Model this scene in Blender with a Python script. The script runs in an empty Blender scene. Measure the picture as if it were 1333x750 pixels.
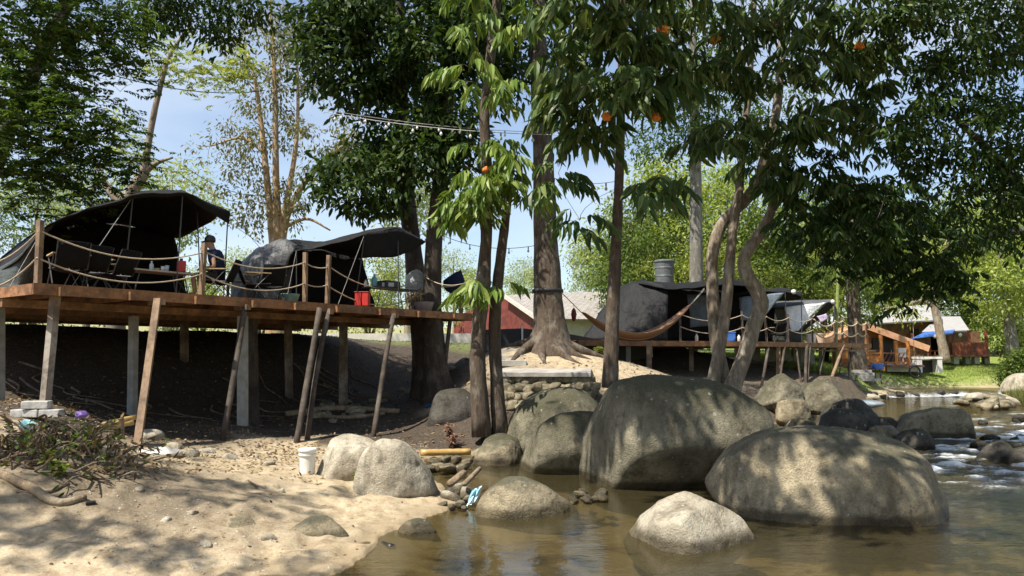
import bpy, bmesh, math, random
import numpy as np
from mathutils import Vector, noise as mnoise
R = math.radians
rng = np.random.default_rng(11)
random.seed(5)
SC = bpy.context.scene
COL = SC.collection

# ------------------------------------------------------------------ camera, sky, sun, exposure
F, CX, CY, EYE = 963.0, 666.5, 375.0, 2.0
PITCH = math.atan(87 / 963)
CP, SP = math.cos(PITCH), math.sin(PITCH)
cam_d = bpy.data.cameras.new("camera"); cam = bpy.data.objects.new("camera", cam_d); COL.objects.link(cam)
cam_d.sensor_width = 36.0; cam_d.lens = 36.0 * F / 1333.0
cam_d.clip_start = 0.1; cam_d.clip_end = 2000
cam.location = (0, 0, EYE); cam.rotation_euler = (math.pi / 2 + PITCH, 0, 0)
SC.camera = cam

SUN_EL = R(59)
SUN_AZ = math.atan2(-0.76, -0.65)            # from +Y towards +X
SUN = Vector((math.sin(SUN_AZ) * math.cos(SUN_EL), math.cos(SUN_AZ) * math.cos(SUN_EL), math.sin(SUN_EL)))
w = bpy.data.worlds.new("World"); SC.world = w; w.use_nodes = True
nt = w.node_tree; nt.nodes.clear()
sky = nt.nodes.new("ShaderNodeTexSky"); sky.sky_type = 'NISHITA'; sky.sun_disc = False
sky.sun_elevation = SUN_EL; sky.sun_rotation = SUN_AZ
sky.air_density = 1.0; sky.dust_density = 1.0; sky.ozone_density = 1.0
bg = nt.nodes.new("ShaderNodeBackground"); bg.inputs[1].default_value = 0.11
out = nt.nodes.new("ShaderNodeOutputWorld")
# thin high cloud, a little paler than the sky
tc = nt.nodes.new("ShaderNodeTexCoord"); mp = nt.nodes.new("ShaderNodeMapping"); mp.inputs[3].default_value = (1.2, 1.2, 3.2)
nz = nt.nodes.new("ShaderNodeTexNoise"); nz.inputs["Scale"].default_value = 2.3; nz.inputs["Detail"].default_value = 6
rp = nt.nodes.new("ShaderNodeValToRGB"); rp.color_ramp.elements[0].position = 0.40; rp.color_ramp.elements[1].position = 0.72; rp.color_ramp.elements[0].color = (.07, .07, .07, 1)
rp.color_ramp.elements[1].color = (0.5, 0.5, 0.5, 1)
mx = nt.nodes.new("ShaderNodeMixRGB"); mx.inputs[2].default_value = (5.6, 5.9, 6.2, 1)
L_ = nt.links.new
L_(tc.outputs["Generated"], mp.inputs[0]); L_(mp.outputs[0], nz.inputs["Vector"]); L_(nz.outputs["Fac"], rp.inputs[0])
L_(rp.outputs[0], mx.inputs[0]); L_(sky.outputs[0], mx.inputs[1]); L_(mx.outputs[0], bg.inputs[0]); L_(bg.outputs[0], out.inputs[0])
sd = bpy.data.lights.new("sun", 'SUN'); sd.energy = 5.0; sd.angle = R(0.55); sd.color = (1.0, 0.93, 0.82)
so = bpy.data.objects.new("sun", sd); COL.objects.link(so)
so.rotation_euler = SUN.to_track_quat('Z', 'Y').to_euler(); so.location = (-20, -20, 40)
vs = SC.view_settings
vs.view_transform = 'Standard'; vs.look = 'None'; vs.gamma = 1; vs.use_curve_mapping = False; vs.exposure = 0.82
cy = SC.cycles
cy.use_denoising = True
cy.max_bounces = 7; cy.diffuse_bounces = 2; cy.glossy_bounces = 3; cy.transmission_bounces = 4; cy.transparent_max_bounces = 12
cy.caustics_reflective = False; cy.caustics_refractive = False; cy.sample_clamp_indirect = 6
cy.use_adaptive_sampling = True

# ------------------------------------------------------------------ pixel -> world
def P(u, v, d):
    x = (u - CX) / F; y = (CY - v) / F
    k = d / (CP - y * SP)
    return np.array([x * k, d, EYE + (SP + y * CP) * k])
def G(u, v, z):
    x = (u - CX) / F; y = (CY - v) / F
    k = (z - EYE) / (SP + y * CP)
    return np.array([x * k, (CP - y * SP) * k, z])
def XZ(u, Y, z):                               # point on column u at forward distance Y and height z
    x = (u - CX) / F
    t = (z - EYE) / Y
    y = (t * CP - SP) / (CP + t * SP)
    return np.array([x * Y / (CP - y * SP), Y, z])
def PX(n, d): return n * d / F                 # n picture pixels at distance d, in metres
def nrm(a):
    a = np.asarray(a, float); return a / (np.linalg.norm(a, axis=-1, keepdims=True) + 1e-12)

# ------------------------------------------------------------------ materials
def new_mat(name):
    m = bpy.data.materials.new(name); m.use_nodes = True
    n = m.node_tree; n.nodes.clear()
    o = n.nodes.new("ShaderNodeOutputMaterial")
    b = n.nodes.new("ShaderNodeBsdfPrincipled"); n.links.new(b.outputs[0], o.inputs[0])
    return m, n, b, o
def node(n, t, **kw):
    x = n.nodes.new(t)
    for k, val in kw.items():
        if k in x.inputs: x.inputs[k].default_value = val
        else: setattr(x, k, val)
    return x
def ramp(n, fac, stops):
    r = n.nodes.new("ShaderNodeValToRGB"); e = r.color_ramp.elements
    while len(e) < len(stops): e.new(0.5)
    for i, (p, c) in enumerate(stops):
        e[i].position = p; e[i].color = (c[0], c[1], c[2], 1) if hasattr(c, '__len__') else (c, c, c, 1)
    n.links.new(fac, r.inputs[0]); return r.outputs[0]
def mixc(n, fac, a, b, mode='MIX'):
    m = n.nodes.new("ShaderNodeMixRGB"); m.blend_type = mode
    for i, s in ((0, fac), (1, a), (2, b)):
        if isinstance(s, (int, float)): m.inputs[i].default_value = s
        elif isinstance(s, tuple): m.inputs[i].default_value = (*s[:3], 1)
        else: n.links.new(s, m.inputs[i])
    return m.outputs[0]
def obco(n, scale=(1, 1, 1)):
    t = n.nodes.new("ShaderNodeTexCoord"); m = n.nodes.new("ShaderNodeMapping"); m.inputs[3].default_value = scale
    n.links.new(t.outputs["Object"], m.inputs[0]); return m.outputs[0]
def geoco(n, scale=(1, 1, 1)):
    t = n.nodes.new("ShaderNodeNewGeometry"); m = n.nodes.new("ShaderNodeMapping"); m.inputs[3].default_value = scale
    n.links.new(t.outputs["Position"], m.inputs[0]); return m.outputs[0], t
def noise_(n, vec, scale, detail=5, rough=0.55):
    x = node(n, "ShaderNodeTexNoise", Scale=scale, Detail=detail, Roughness=rough)
    n.links.new(vec, x.inputs["Vector"]); return x.outputs["Fac"]
def noise_vec(n, vec, scale):
    x = node(n, 'ShaderNodeTexNoise', Scale=scale, Detail=4); n.links.new(vec, x.inputs['Vector']); return x.outputs['Color']
def bump(n, b, h, strength, dist=0.02):
    x = node(n, "ShaderNodeBump", Strength=strength, Distance=dist)
    n.links.new(h, x.inputs["Height"]); n.links.new(x.outputs[0], b.inputs["Normal"]); return x
def simple(name, c1, c2=None, rough=0.6, scale=8, stretch=(1, 1, 1), bmp=0.25, metal=0.0, lo=0.35, hi=0.65, spec=None):
    m, n, b, o = new_mat(name)
    c2 = c2 or tuple(x * 0.7 for x in c1)
    f = noise_(n, obco(n, stretch), scale, 6)
    n.links.new(ramp(n, f, [(lo, c2), (hi, c1)]), b.inputs["Base Color"])
    b.inputs["Roughness"].default_value = rough; b.inputs["Metallic"].default_value = metal
    if spec is not None: b.inputs["Specular IOR Level"].default_value = spec
    if bmp: bump(n, b, f, bmp)
    return m
def leaf_mat(name, ca, cb, cc=None, trans=0.35, rough=0.5, spec=0.18):
    m, n, b, o = new_mat(name)
    g = n.nodes.new("ShaderNodeNewGeometry")
    stops = [(0.0, ca), (0.65, cb)] + ([(1.0, cc)] if cc else [])
    c = ramp(n, g.outputs["Random Per Island"], stops)
    n.links.new(c, b.inputs["Base Color"]); b.inputs["Roughness"].default_value = rough
    b.inputs["Specular IOR Level"].default_value = spec
    t = n.nodes.new("ShaderNodeBsdfTranslucent")
    n.links.new(mixc(n, 1.0, c, (1.42, 1.40, 0.72), 'MULTIPLY'), t.inputs[0])
    ms = n.nodes.new("ShaderNodeMixShader"); ms.inputs[0].default_value = trans
    n.links.new(b.outputs[0], ms.inputs[1]); n.links.new(t.outputs[0], ms.inputs[2]); n.links.new(ms.outputs[0], o.inputs[0])
    return m
def bark_mat(name, c1, c2, c3, vscale=1.0):
    m, n, b, o = new_mat(name)
    v = obco(n, (1, 1, 0.22))
    f = noise_(n, v, 13 * vscale, 8, 0.72); f2 = noise_(n, obco(n, (1, 1, .6)), 3.4, 7, .7)
    c = ramp(n, f, [(0.36, c2), (0.62, c1)])
    c = mixc(n, ramp(n, f2, [(0.5, 0.0), (0.62, 0.75)]), c, c3)
    n.links.new(c, b.inputs["Base Color"]); b.inputs["Roughness"].default_value = 0.85
    bump(n, b, f, 1.0, 0.07); return m
def wood_mat(name, c1, c2, rough=0.6, axis=0, grey=None):
    m, n, b, o = new_mat(name)
    st = [7, 7, 7]; st[axis] = 0.6
    f = noise_(n, obco(n, tuple(st)), 2.5, 8, 0.6); f2 = noise_(n, obco(n), 0.9, 4)
    c = ramp(n, f, [(0.3, c2), (0.68, c1)])
    if grey: c = mixc(n, ramp(n, f2, [(0.45, 0.0), (0.65, 0.8)]), c, grey)
    g = n.nodes.new("ShaderNodeNewGeometry")
    c = mixc(n, 1.0, c, ramp(n, g.outputs["Random Per Island"], [(0, 0.65), (1, 1.2)]), 'MULTIPLY')
    f4 = noise_(n, obco(n, (1.3, 1.3, 1.3)), 2.0, 8, .7)
    c = mixc(n, ramp(n, f4, [(.42, .7), (.56, 0.0)]), c, tuple(x * .45 for x in c2))
    n.links.new(c, b.inputs["Base Color"]); b.inputs["Roughness"].default_value = rough
    bump(n, b, f, 0.35, 0.01); return m
def rock_mat(name, c1, c2, moss=(0.035, 0.04, 0.015), moss_amt=0.5, speck=True):
    m, n, b, o = new_mat(name)
    p, g = geoco(n)
    f = noise_(n, p, 1.7, 9, 0.6); fs = noise_(n, p, 42, 4, 0.7); fm = noise_(n, p, 1.1, 8, 0.65); fd = noise_(n, p, 7, 6, 0.65)
    c = ramp(n, f, [(0.32, c2), (0.66, c1)])
    if speck: c = mixc(n, 1.0, c, ramp(n, fs, [(0.34, 0.80), (0.64, 1.12)]), 'MULTIPLY')
    c = mixc(n, ramp(n, fd, [(0.34, 0.6), (0.5, 0.0)]), c, tuple(x * 0.45 for x in c2))
    # dark run-off streaks and pale blotches
    gs, _ = geoco(n, (2.6, 2.6, .45)); fst = noise_(n, gs, 1.5, 7, .7)
    c = mixc(n, ramp(n, fst, [(.50, 0.0), (.62, .65)]), c, mixc(n, 1.0, c, (.40, .38, .34), 'MULTIPLY'))
    c = mixc(n, ramp(n, noise_(n, p, 2.6, 8, .72), [(.55, 0.0), (.66, .45)]), c, tuple(min(.6, x * 1.35) for x in c1))
    # moss and dark algae film, thicker on upward faces
    sx = n.nodes.new("ShaderNodeSeparateXYZ"); n.links.new(g.outputs["Normal"], sx.inputs[0])
    up = node(n, "ShaderNodeMapRange"); up.inputs[1].default_value = -0.35; up.inputs[2].default_value = 0.9
    n.links.new(sx.outputs[2], up.inputs[0])
    ad = node(n, "ShaderNodeMath", operation='ADD'); n.links.new(up.outputs[0], ad.inputs[0]); n.links.new(fm, ad.inputs[1])
    hf = node(n, 'ShaderNodeMath', operation='MULTIPLY_ADD'); n.links.new(fd, hf.inputs[0]); hf.inputs[1].default_value = .7; n.links.new(ad.outputs[0], hf.inputs[2])
    sc = node(n, 'ShaderNodeMath', operation='MULTIPLY'); sc.inputs[1].default_value = .5; n.links.new(hf.outputs[0], sc.inputs[0])
    t0 = .86 - .34 * moss_amt
    ms = ramp(n, sc.outputs[0], [(t0, 0.0), (min(.999, t0 + .17), 0.88)]) if moss_amt > 0 else 0.0
    if moss_amt > 0: c = mixc(n, ms, c, mixc(n, 1.0, moss, ramp(n, fs, [(.3, .55), (.7, 1.5)]), 'MULTIPLY'))
    # lichen spots
    vo = node(n, "ShaderNodeTexVoronoi", Scale=5.5, feature='F1'); n.links.new(p, vo.inputs["Vector"])
    th = node(n, "ShaderNodeMath", operation='ADD'); n.links.new(vo.outputs["Distance"], th.inputs[0]); 
    fl = noise_(n, p, 9, 4); ml = node(n, "ShaderNodeMath", operation='MULTIPLY'); ml.inputs[1].default_value = 0.45
    n.links.new(fl, ml.inputs[0]); n.links.new(ml.outputs[0], th.inputs[1])
    c = mixc(n, ramp(n, th.outputs[0], [(0.30, 0.6), (0.345, 0.0)]), c, (0.40, 0.40, 0.34))
    # hairline cracks
    wp = mixc(n, .3, p, noise_vec(n, p, 1.7)); ve = node(n, 'ShaderNodeTexVoronoi', Scale=1.15, feature='DISTANCE_TO_EDGE'); n.links.new(wp, ve.inputs['Vector'])
    ck = mixc(n, 1.0, ramp(n, ve.outputs['Distance'], [(.0, 1.0), (.014, 0.0)]), ramp(n, noise_(n, p, 1.4, 3), [(.52, 0.0), (.62, .4)]), 'MULTIPLY')
    c = mixc(n, ck, c, tuple(x * .25 for x in c2))
    # wet, dark foot at the waterline
    sp = n.nodes.new("ShaderNodeSeparateXYZ"); n.links.new(p, sp.inputs[0])
    wl = node(n, "ShaderNodeMath", operation='MULTIPLY_ADD'); n.links.new(fd, wl.inputs[0]); wl.inputs[1].default_value = -0.16; n.links.new(sp.outputs[2], wl.inputs[2])
    wet = ramp(n, wl.outputs[0], [(0.0, 1.0), (0.07, 0.0)])
    c = mixc(n, wet, c, mixc(n, 1.0, c, (0.34, 0.32, 0.27), 'MULTIPLY'))
    n.links.new(c, b.inputs["Base Color"])
    rr = node(n, "ShaderNodeMapRange"); rr.inputs[3].default_value = 0.85; rr.inputs[4].default_value = 0.3; n.links.new(wet, rr.inputs[0]); n.links.new(rr.outputs[0], b.inputs["Roughness"])
    b.inputs["Specular IOR Level"].default_value = 0.3
    hh = mixc(n, 0.35, mixc(n, .5, fd, noise_(n, p, 3.2, 8, .7)), fs)
    bump(n, b, hh, 1.0, 0.08)
    return m

# ------------------------------------------------------------------ object helpers
def tag(o, label=None, cat=None, group=None, kind=None):
    if label: o["label"] = label
    if cat: o["category"] = cat
    if group: o["group"] = group
    if kind: o["kind"] = kind
    return o
def wloc(o):
    l = Vector((0, 0, 0))
    while o is not None: l = l + o.location; o = o.parent
    return l
def link(name, me, parent=None, loc=None):
    o = bpy.data.objects.new(name, me); COL.objects.link(o)
    if loc is not None: o.location = loc
    if parent is not None: o.parent = parent
    return o
def thing(name, label, cat, loc, group=None):
    o = bpy.data.objects.new(name, None); COL.objects.link(o); o.location = Vector(loc); o.empty_display_size = 0.2
    return tag(o, label, cat, group)
def raw_mesh(name, V, loops, starts, mats, smooth=False, mi=None):
    me = bpy.data.meshes.new(name)
    me.vertices.add(len(V)); me.vertices.foreach_set("co", np.asarray(V, np.float32).ravel())
    me.loops.add(len(loops)); me.loops.foreach_set("vertex_index", np.asarray(loops, np.int32))
    me.polygons.add(len(starts)); me.polygons.foreach_set("loop_start", np.asarray(starts, np.int32))
    me.polygons.foreach_set("use_smooth", np.full(len(starts), bool(smooth)))
    for m in (mats if isinstance(mats, (list, tuple)) else [mats]): me.materials.append(m)
    if mi is not None: me.polygons.foreach_set("material_index", np.asarray(mi, np.int32))
    me.update(calc_edges=True); me.validate()
    return me
class MB:
    def __init__(s): s.v = []; s.f = []; s.n = 0
    def add(s, V, Fs):
        V = np.asarray(V, float); s.v.append(V)
        s.f += [tuple(i + s.n for i in f) for f in Fs]; s.n += len(V); return s
    def box(s, c, size, rz=0.0, tilt=None):
        x, y, z = [q / 2 for q in size]
        V = np.array([(a, b, d) for d in (-z, z) for a, b in ((-x, -y), (x, -y), (x, y), (-x, y))])
        if tilt is not None: V = V @ np.array(tilt).T
        cs, sn = math.cos(rz), math.sin(rz)
        V = np.c_[V[:, 0] * cs - V[:, 1] * sn, V[:, 0] * sn + V[:, 1] * cs, V[:, 2]] + np.asarray(c, float)
        return s.add(V, [(3, 2, 1, 0), (4, 5, 6, 7), (0, 1, 5, 4), (1, 2, 6, 5), (2, 3, 7, 6), (3, 0, 4, 7)])
    def bar(s, p, q, wd, ht, up=(0, 0, 1)):
        p, q = np.asarray(p, float), np.asarray(q, float); d = nrm(q - p)
        up = np.asarray(up, float)
        if abs(d @ up) > 0.98: up = np.array([0.3, 1, 0.0])
        sd = nrm(np.cross(d, up)); u = np.cross(sd, d)
        V = [e + sd * a * wd / 2 + u * b * ht / 2 for e in (p, q) for a, b in ((-1, -1), (1, -1), (1, 1), (-1, 1))]
        return s.add(V, [(3, 2, 1, 0), (4, 5, 6, 7), (0, 1, 5, 4), (1, 2, 6, 5), (2, 3, 7, 6), (3, 0, 4, 7)])
    def tube(s, pts, rad, seg=8, jit=0.0):
        pts = np.asarray(pts, float); n = len(pts)
        rad = np.full(n, rad) if np.isscalar(rad) else np.asarray(rad, float)
        t = nrm(np.gradient(pts, axis=0))
        ref = np.array([0.0, 0, 1]) if abs(t[0][2]) < 0.9 else np.array([1.0, 0.2, 0])
        a = nrm(np.cross(t[0], ref)); V = []
        ang = np.arange(seg) * 2 * math.pi / seg
        for i in range(n):
            a = nrm(a - t[i] * (a @ t[i])); b = np.cross(t[i], a)
            rr = rad[i] * (1 + (rng.uniform(-jit, jit, seg) if jit else 0))
            V.append(pts[i] + np.outer(np.cos(ang) * rr, a) + np.outer(np.sin(ang) * rr, b))
        V = np.concatenate(V)
        Fs = [(i * seg + k, i * seg + (k + 1) % seg, (i + 1) * seg + (k + 1) % seg, (i + 1) * seg + k) for i in range(n - 1) for k in range(seg)]
        Fs += [tuple(range(seg))[::-1], tuple((n - 1) * seg + k for k in range(seg))]
        return s.add(V, Fs)
    def lathe(s, prof, c, seg=16, axis=None):
        c = np.asarray(c, float); V = []
        for r, z in prof:
            for k in range(seg):
                a = 2 * math.pi * k / seg; V.append((r * math.cos(a), r * math.sin(a), z))
        V = np.array(V)
        if axis is not None:
            q = Vector((0, 0, 1)).rotation_difference(Vector(axis)); V = np.array([q @ Vector(p) for p in V])
        n = len(prof)
        Fs = [(i * seg + k, i * seg + (k + 1) % seg, (i + 1) * seg + (k + 1) % seg, (i + 1) * seg + k) for i in range(n - 1) for k in range(seg)]
        Fs += [tuple(range(seg))[::-1], tuple((n - 1) * seg + k for k in range(seg))]
        return s.add(V + c, Fs)
    def grid(s, rows):
        rows = np.asarray(rows, float); a, b, _ = rows.shape
        return s.add(rows.reshape(-1, 3), [(i * b + j, i * b + j + 1, (i + 1) * b + j + 1, (i + 1) * b + j) for i in range(a - 1) for j in range(b - 1)])
    def build(s, name, mat, parent=None, origin=None, smooth=False, label=None, cat=None, group=None, kind=None, solid=0, bevel=0):
        V = np.concatenate(s.v)
        base = np.array(wloc(parent)) if parent is not None else np.zeros(3)
        if parent is None:
            if origin is None: origin = np.array([(V[:, 0].min() + V[:, 0].max()) / 2, (V[:, 1].min() + V[:, 1].max()) / 2, V[:, 2].min()])
            loc = np.asarray(origin, float)
        else: loc = np.zeros(3)
        V = V - base - loc
        lens = [len(f) for f in s.f]
        me = raw_mesh(name, V, [i for f in s.f for i in f], np.r_[0, np.cumsum(lens)[:-1]], mat, smooth)
        o = link(name, me, parent, Vector(loc))
        if bevel: md = o.modifiers.new("bevel", 'BEVEL'); md.width = bevel; md.segments = 2; md.limit_method = 'ANGLE'
        if solid: md = o.modifiers.new("solid", 'SOLIDIFY'); md.thickness = solid; md.offset = 0
        tag(o, label, cat, group, kind); return o
def copy_tree(o, parent=None):
    c = o.copy(); COL.objects.link(c); c.parent = parent
    for ch in list(o.children): copy_tree(ch, c)
    return c
def sagline(a, b, sag, n=14):
    a, b = np.asarray(a, float), np.asarray(b, float); t = np.linspace(0, 1, n)[:, None]
    p = a + (b - a) * t; p[:, 2] -= sag * 4 * (t * (1 - t))[:, 0]; return p
def smooth_path(pts, n=24):
    """Catmull-Rom through points (last column may be the radius)"""
    pts = np.asarray(pts, float); q = np.vstack([2 * pts[0] - pts[1], pts, 2 * pts[-1] - pts[-2]])
    out = []; m = len(pts) - 1
    for t in np.linspace(0, m - 1e-6, n):
        i = int(t); f = t - i; a, b, c, d = q[i], q[i + 1], q[i + 2], q[i + 3]
        out.append(0.5 * (2 * b + (c - a) * f + (2 * a - 5 * b + 4 * c - d) * f * f + (3 * b - a - 3 * c + d) * f ** 3))
    return np.array(out)

# ------------------------------------------------------------------ leaves
TQ = (np.array([(0, 0, 0), (.45, .5, .02), (1, 0, -.06), (.45, -.5, .02)]), [(0, 3, 2, 1)])
TF = (np.array([(0, 0, 0), (.36, 0, 0), (.7, 0, -.05), (1, 0, -.17), (.30, .48, .07), (.66, .40, .02), (.30, -.48, .07), (.66, -.40, .02)]),
      [(0, 6, 1), (1, 6, 7, 2), (2, 7, 3), (0, 1, 4), (1, 2, 5, 4), (2, 3, 5)])
TE = (np.array([(0, 0, 0), (.3, .46, .03), (.7, .38, 0), (1, 0, -.1), (.7, -.38, 0), (.3, -.46, .03)]), [(0, 5, 1), (1, 5, 4, 2), (2, 4, 3)])
def leaf_mesh(name, pos, d, nr, L, W, mat, parent, tmpl=TQ):
    T, Fs = tmpl; N = len(pos); k = len(T)
    d = nrm(d); sd = nrm(np.cross(d, nr)); nn = np.cross(sd, d)
    L = np.broadcast_to(np.asarray(L, float), (N,)); W = np.broadcast_to(np.asarray(W, float), (N,))
    V = (pos[:, None, :] + T[None, :, 0, None] * (L[:, None] * d)[:, None, :] + T[None, :, 1, None] * (W[:, None] * sd)[:, None, :]
         + T[None, :, 2, None] * (L[:, None] * nn)[:, None, :]).reshape(-1, 3)
    fl = np.array([i for f in Fs for i in f]); ln = np.array([len(f) for f in Fs])
    loops = (fl[None] + (np.arange(N) * k)[:, None]).ravel()
    starts = np.r_[0, np.cumsum(np.tile(ln, N))[:-1]]
    base = np.array(wloc(parent)) if parent is not None else np.zeros(3)
    me = raw_mesh(name, V - base, loops, starts, mat)
    return link(name, me, parent)
def rnd_dirs(n):
    return nrm(rng.normal(size=(n, 3)))
def clump_leaves(C, rc, n, L, W, droop=0.45, flat=0.7):
    """n leaves round every clump centre"""
    N = len(C) * n
    off = rng.normal(size=(N, 3)) * rc * np.array([1, 1, flat]) * 0.55
    pos = np.repeat(C, n, 0) + off
    d = nrm(off) * 0.6 + rnd_dirs(N) * 0.7 + np.array([0, 0, -droop])
    nr = rnd_dirs(N) * 0.75 + np.array([0, 0, 0.9])
    s = rng.uniform(0.65, 1.25, N)
    return pos, d, nr, L * s, W * s
def fronds(B, Dr, Lr, pairs, LL, LW, droop=0.5, hang=0.5):
    """compound leaves: base, direction; returns leaflets and rachis end points"""
    M = len(B); Dr = nrm(Dr); t = (np.arange(pairs) + 1.0) / pairs
    t = np.repeat(t, 2); sgn = np.tile([1, -1], pairs); K = len(t)
    s = rng.uniform(0.75, 1.2, M)
    sd = nrm(np.cross(Dr, np.array([0, 0, 1.0]) + rng.normal(size=(M, 3)) * 0.25))
    pos = B[:, None] + Dr[:, None] * (t[None, :, None] * Lr * s[:, None, None]); pos[..., 2] -= droop * Lr * s[:, None] * t[None] ** 2
    tang = Dr[:, None] + np.array([0, 0, -1.0]) * (2 * droop * t)[None, :, None]
    d = sd[:, None] * (sgn[None, :, None] * 0.8) + tang * 0.55 + np.array([0, 0, -1.0]) * hang + rng.normal(size=(M, K, 3)) * 0.17
    up = np.cross(sd, Dr); up *= np.sign(up[:, 2:3] + 1e-9)
    nr = up[:, None] + rng.normal(size=(M, K, 3)) * 0.3
    sz = s[:, None] * rng.uniform(0.8, 1.15, (M, K)) * (0.75 + 0.35 * np.sin(t * 2.6))[None]
    return pos.reshape(-1, 3), d.reshape(-1, 3), nr.reshape(-1, 3), (LL * sz).ravel(), (LW * sz).ravel()

class Tree:
    """trunk path(s) in world space, limbs that reach out to clump centres, leaves round the clumps"""
    def __init__(s, name, label, cat, base, bark, group=None):
        s.root = thing(name, label, cat, base, group); s.mb = MB(); s.bark = bark
        s.np = []; s.nr = []; s.clumps = []
    def trunk(s, pts, n=22, seg=12, jit=0.05, attach=0.45, flare=0):
        p = smooth_path(pts, n)
        xyz, r = p[:, :3], np.maximum(p[:, 3], 0.004)
        if flare:
            h = xyz[:, 2] - xyz[0, 2]; r = r * (1 + flare * np.exp(-h / 0.45))
        s.mb.tube(xyz, r, seg, jit)
        k = int(n * attach)
        s.np += list(xyz[k:]); s.nr += list(r[k:]); return s
    def limb(s, pts, n=10, seg=7): 
        p = smooth_path(pts, n); s.mb.tube(p[:, :3], np.maximum(p[:, 3], .004), seg); s.np += list(p[2:, :3]); s.nr += list(p[2:, 3]); return s
    def blob(s, c, rad, n, shell=0.55):
        d = rnd_dirs(n); r = rng.uniform(shell, 1, n) ** 0.7
        s.clumps.append(np.asarray(c, float) + d * r[:, None] * np.asarray(rad, float)); return s
    def grow(s, twig=0.008, seg=5, kmax=0.05, droop=0.0):
        if not s.clumps: return s
        C = np.concatenate(s.clumps); NP = np.array(s.np); 
        order = np.argsort([np.min(np.linalg.norm(NP - c, axis=1)) for c in C])
        nodes = list(NP); nr_ = list(s.nr)
        for i in order:
            c = C[i]; A = np.array(nodes)
            dd = np.linalg.norm(A - c, axis=1) + 0.5 * np.maximum(0, A[:, 2] - c[2])
            j = int(np.argmin(dd)); a = A[j]; ln = np.linalg.norm(c - a)
            if ln < 0.05: continue
            r0 = min(nr_[j] * 0.75, twig + 0.011 * ln, kmax)
            mid = (a + c) / 2 + rng.normal(size=3) * ln * 0.09 + np.array([0, 0, ln * 0.10])
            q1 = a * .7 + mid * .3 + rng.normal(size=3) * ln * 0.03
            p = smooth_path(np.array([[*a, r0], [*q1, r0 * .85], [*mid, r0 * .65], [*c, twig * .6]]), 7)
            s.mb.tube(p[:, :3], np.maximum(p[:, 3], twig * .5), seg)
            for q in p[2:]: nodes.append(q[:3]); nr_.append(max(q[3], twig))
        s.nodes = np.array(nodes)
        return s
    def trunk_done(s, name="trunk"):
        return s.mb.build(name, s.bark, s.root, smooth=True)
    def crown(s, n, rc, L, W, mat, tmpl=TQ, droop=0.45, flat=0.7, name="crown"):
        C = np.concatenate(s.clumps)
        return leaf_mesh(name, *clump_leaves(C, rc, n, L, W, droop, flat), mat, s.root, tmpl)
    def crown_fronds(s, k, Lr, pairs, LL, LW, mat, tmpl=TE, droop=0.5, hang=0.5, rise=0.1, jitter=0.15, name="crown"):
        C = np.repeat(np.concatenate(s.clumps), k, 0); M = len(C)
        Dr = rnd_dirs(M); Dr[:, 2] = np.abs(Dr[:, 2]) * 0.3 + rise
        B = C + rng.normal(size=(M, 3)) * jitter
        s.fr = (B, nrm(Dr), Lr, droop)
        return leaf_mesh(name, *fronds(B, Dr, Lr, pairs, LL, LW, droop, hang), mat, s.root, tmpl)
# ------------------------------------------------------------------ deck frames (used by terrain too)
DZ = 3.17                                     # top of the near deck
A0 = XZ(47, 12.0, DZ)[:2]; B0 = XZ(612, 20.95, DZ)[:2]
DE = nrm(B0 - A0); DN = np.array([-DE[1], DE[0]]); DLEN = float(np.linalg.norm(B0 - A0))
def D(s, t, h=0.0):
    p = A0 + DE * s + DN * t; return np.array([p[0], p[1], DZ + h])
D2Z = 2.5
F2 = [XZ(752, 25.0, D2Z), XZ(985, 27.5, D2Z), XZ(1080, 31.0, D2Z), XZ(1133, 33.5, D2Z)]   # front edge of the far deck

# ------------------------------------------------------------------ terrain
poly = np.array([G(430, 750, 0)[:2], G(500, 700, 0)[:2], G(566, 672, 0)[:2], G(598, 656, 0)[:2], G(578, 642, 0)[:2], G(556, 618, 0)[:2], G(552, 598, 0)[:2],
    G(600, 590, 0)[:2], G(645, 594, 0)[:2], G(690, 578, 0)[:2], (3.0, 17.0), (6.5, 19.8), G(1012, 551, 0)[:2], G(1080, 536, 0)[:2], G(1130, 524, 0)[:2],
    G(1150, 516, 0.0)[:2], (18.6, 36.4), (19.3, 38.2), (23, 39.6), (40, 43), (60, 43), (60, 39.5), (28, 37.6), (23.6, 36.2), (22, 33.6), (20.8, 29.5), (17.5, 22), (12.5, 12), (9.5, 5), (9, -6), (-1.0, -6), (-1.9, 3.5)])
def sdf(X, Y):
    """signed distance to the water polygon, negative inside"""
    d = np.full(X.shape, 1e9); ins = np.zeros(X.shape, bool); n = len(poly)
    for i in range(n):
        a, b = poly[i], poly[(i + 1) % n]; e = b - a
        t = np.clip(((X - a[0]) * e[0] + (Y - a[1]) * e[1]) / (e @ e), 0, 1)
        d = np.minimum(d, np.hypot(X - a[0] - t * e[0], Y - a[1] - t * e[1]))
        c = ((a[1] > Y) != (b[1] > Y)) & (X < (b[0] - a[0]) * (Y - a[1]) / (b[1] - a[1] + 1e-12) + a[0])
        ins ^= c
    return np.where(ins, -d, d)
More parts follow.
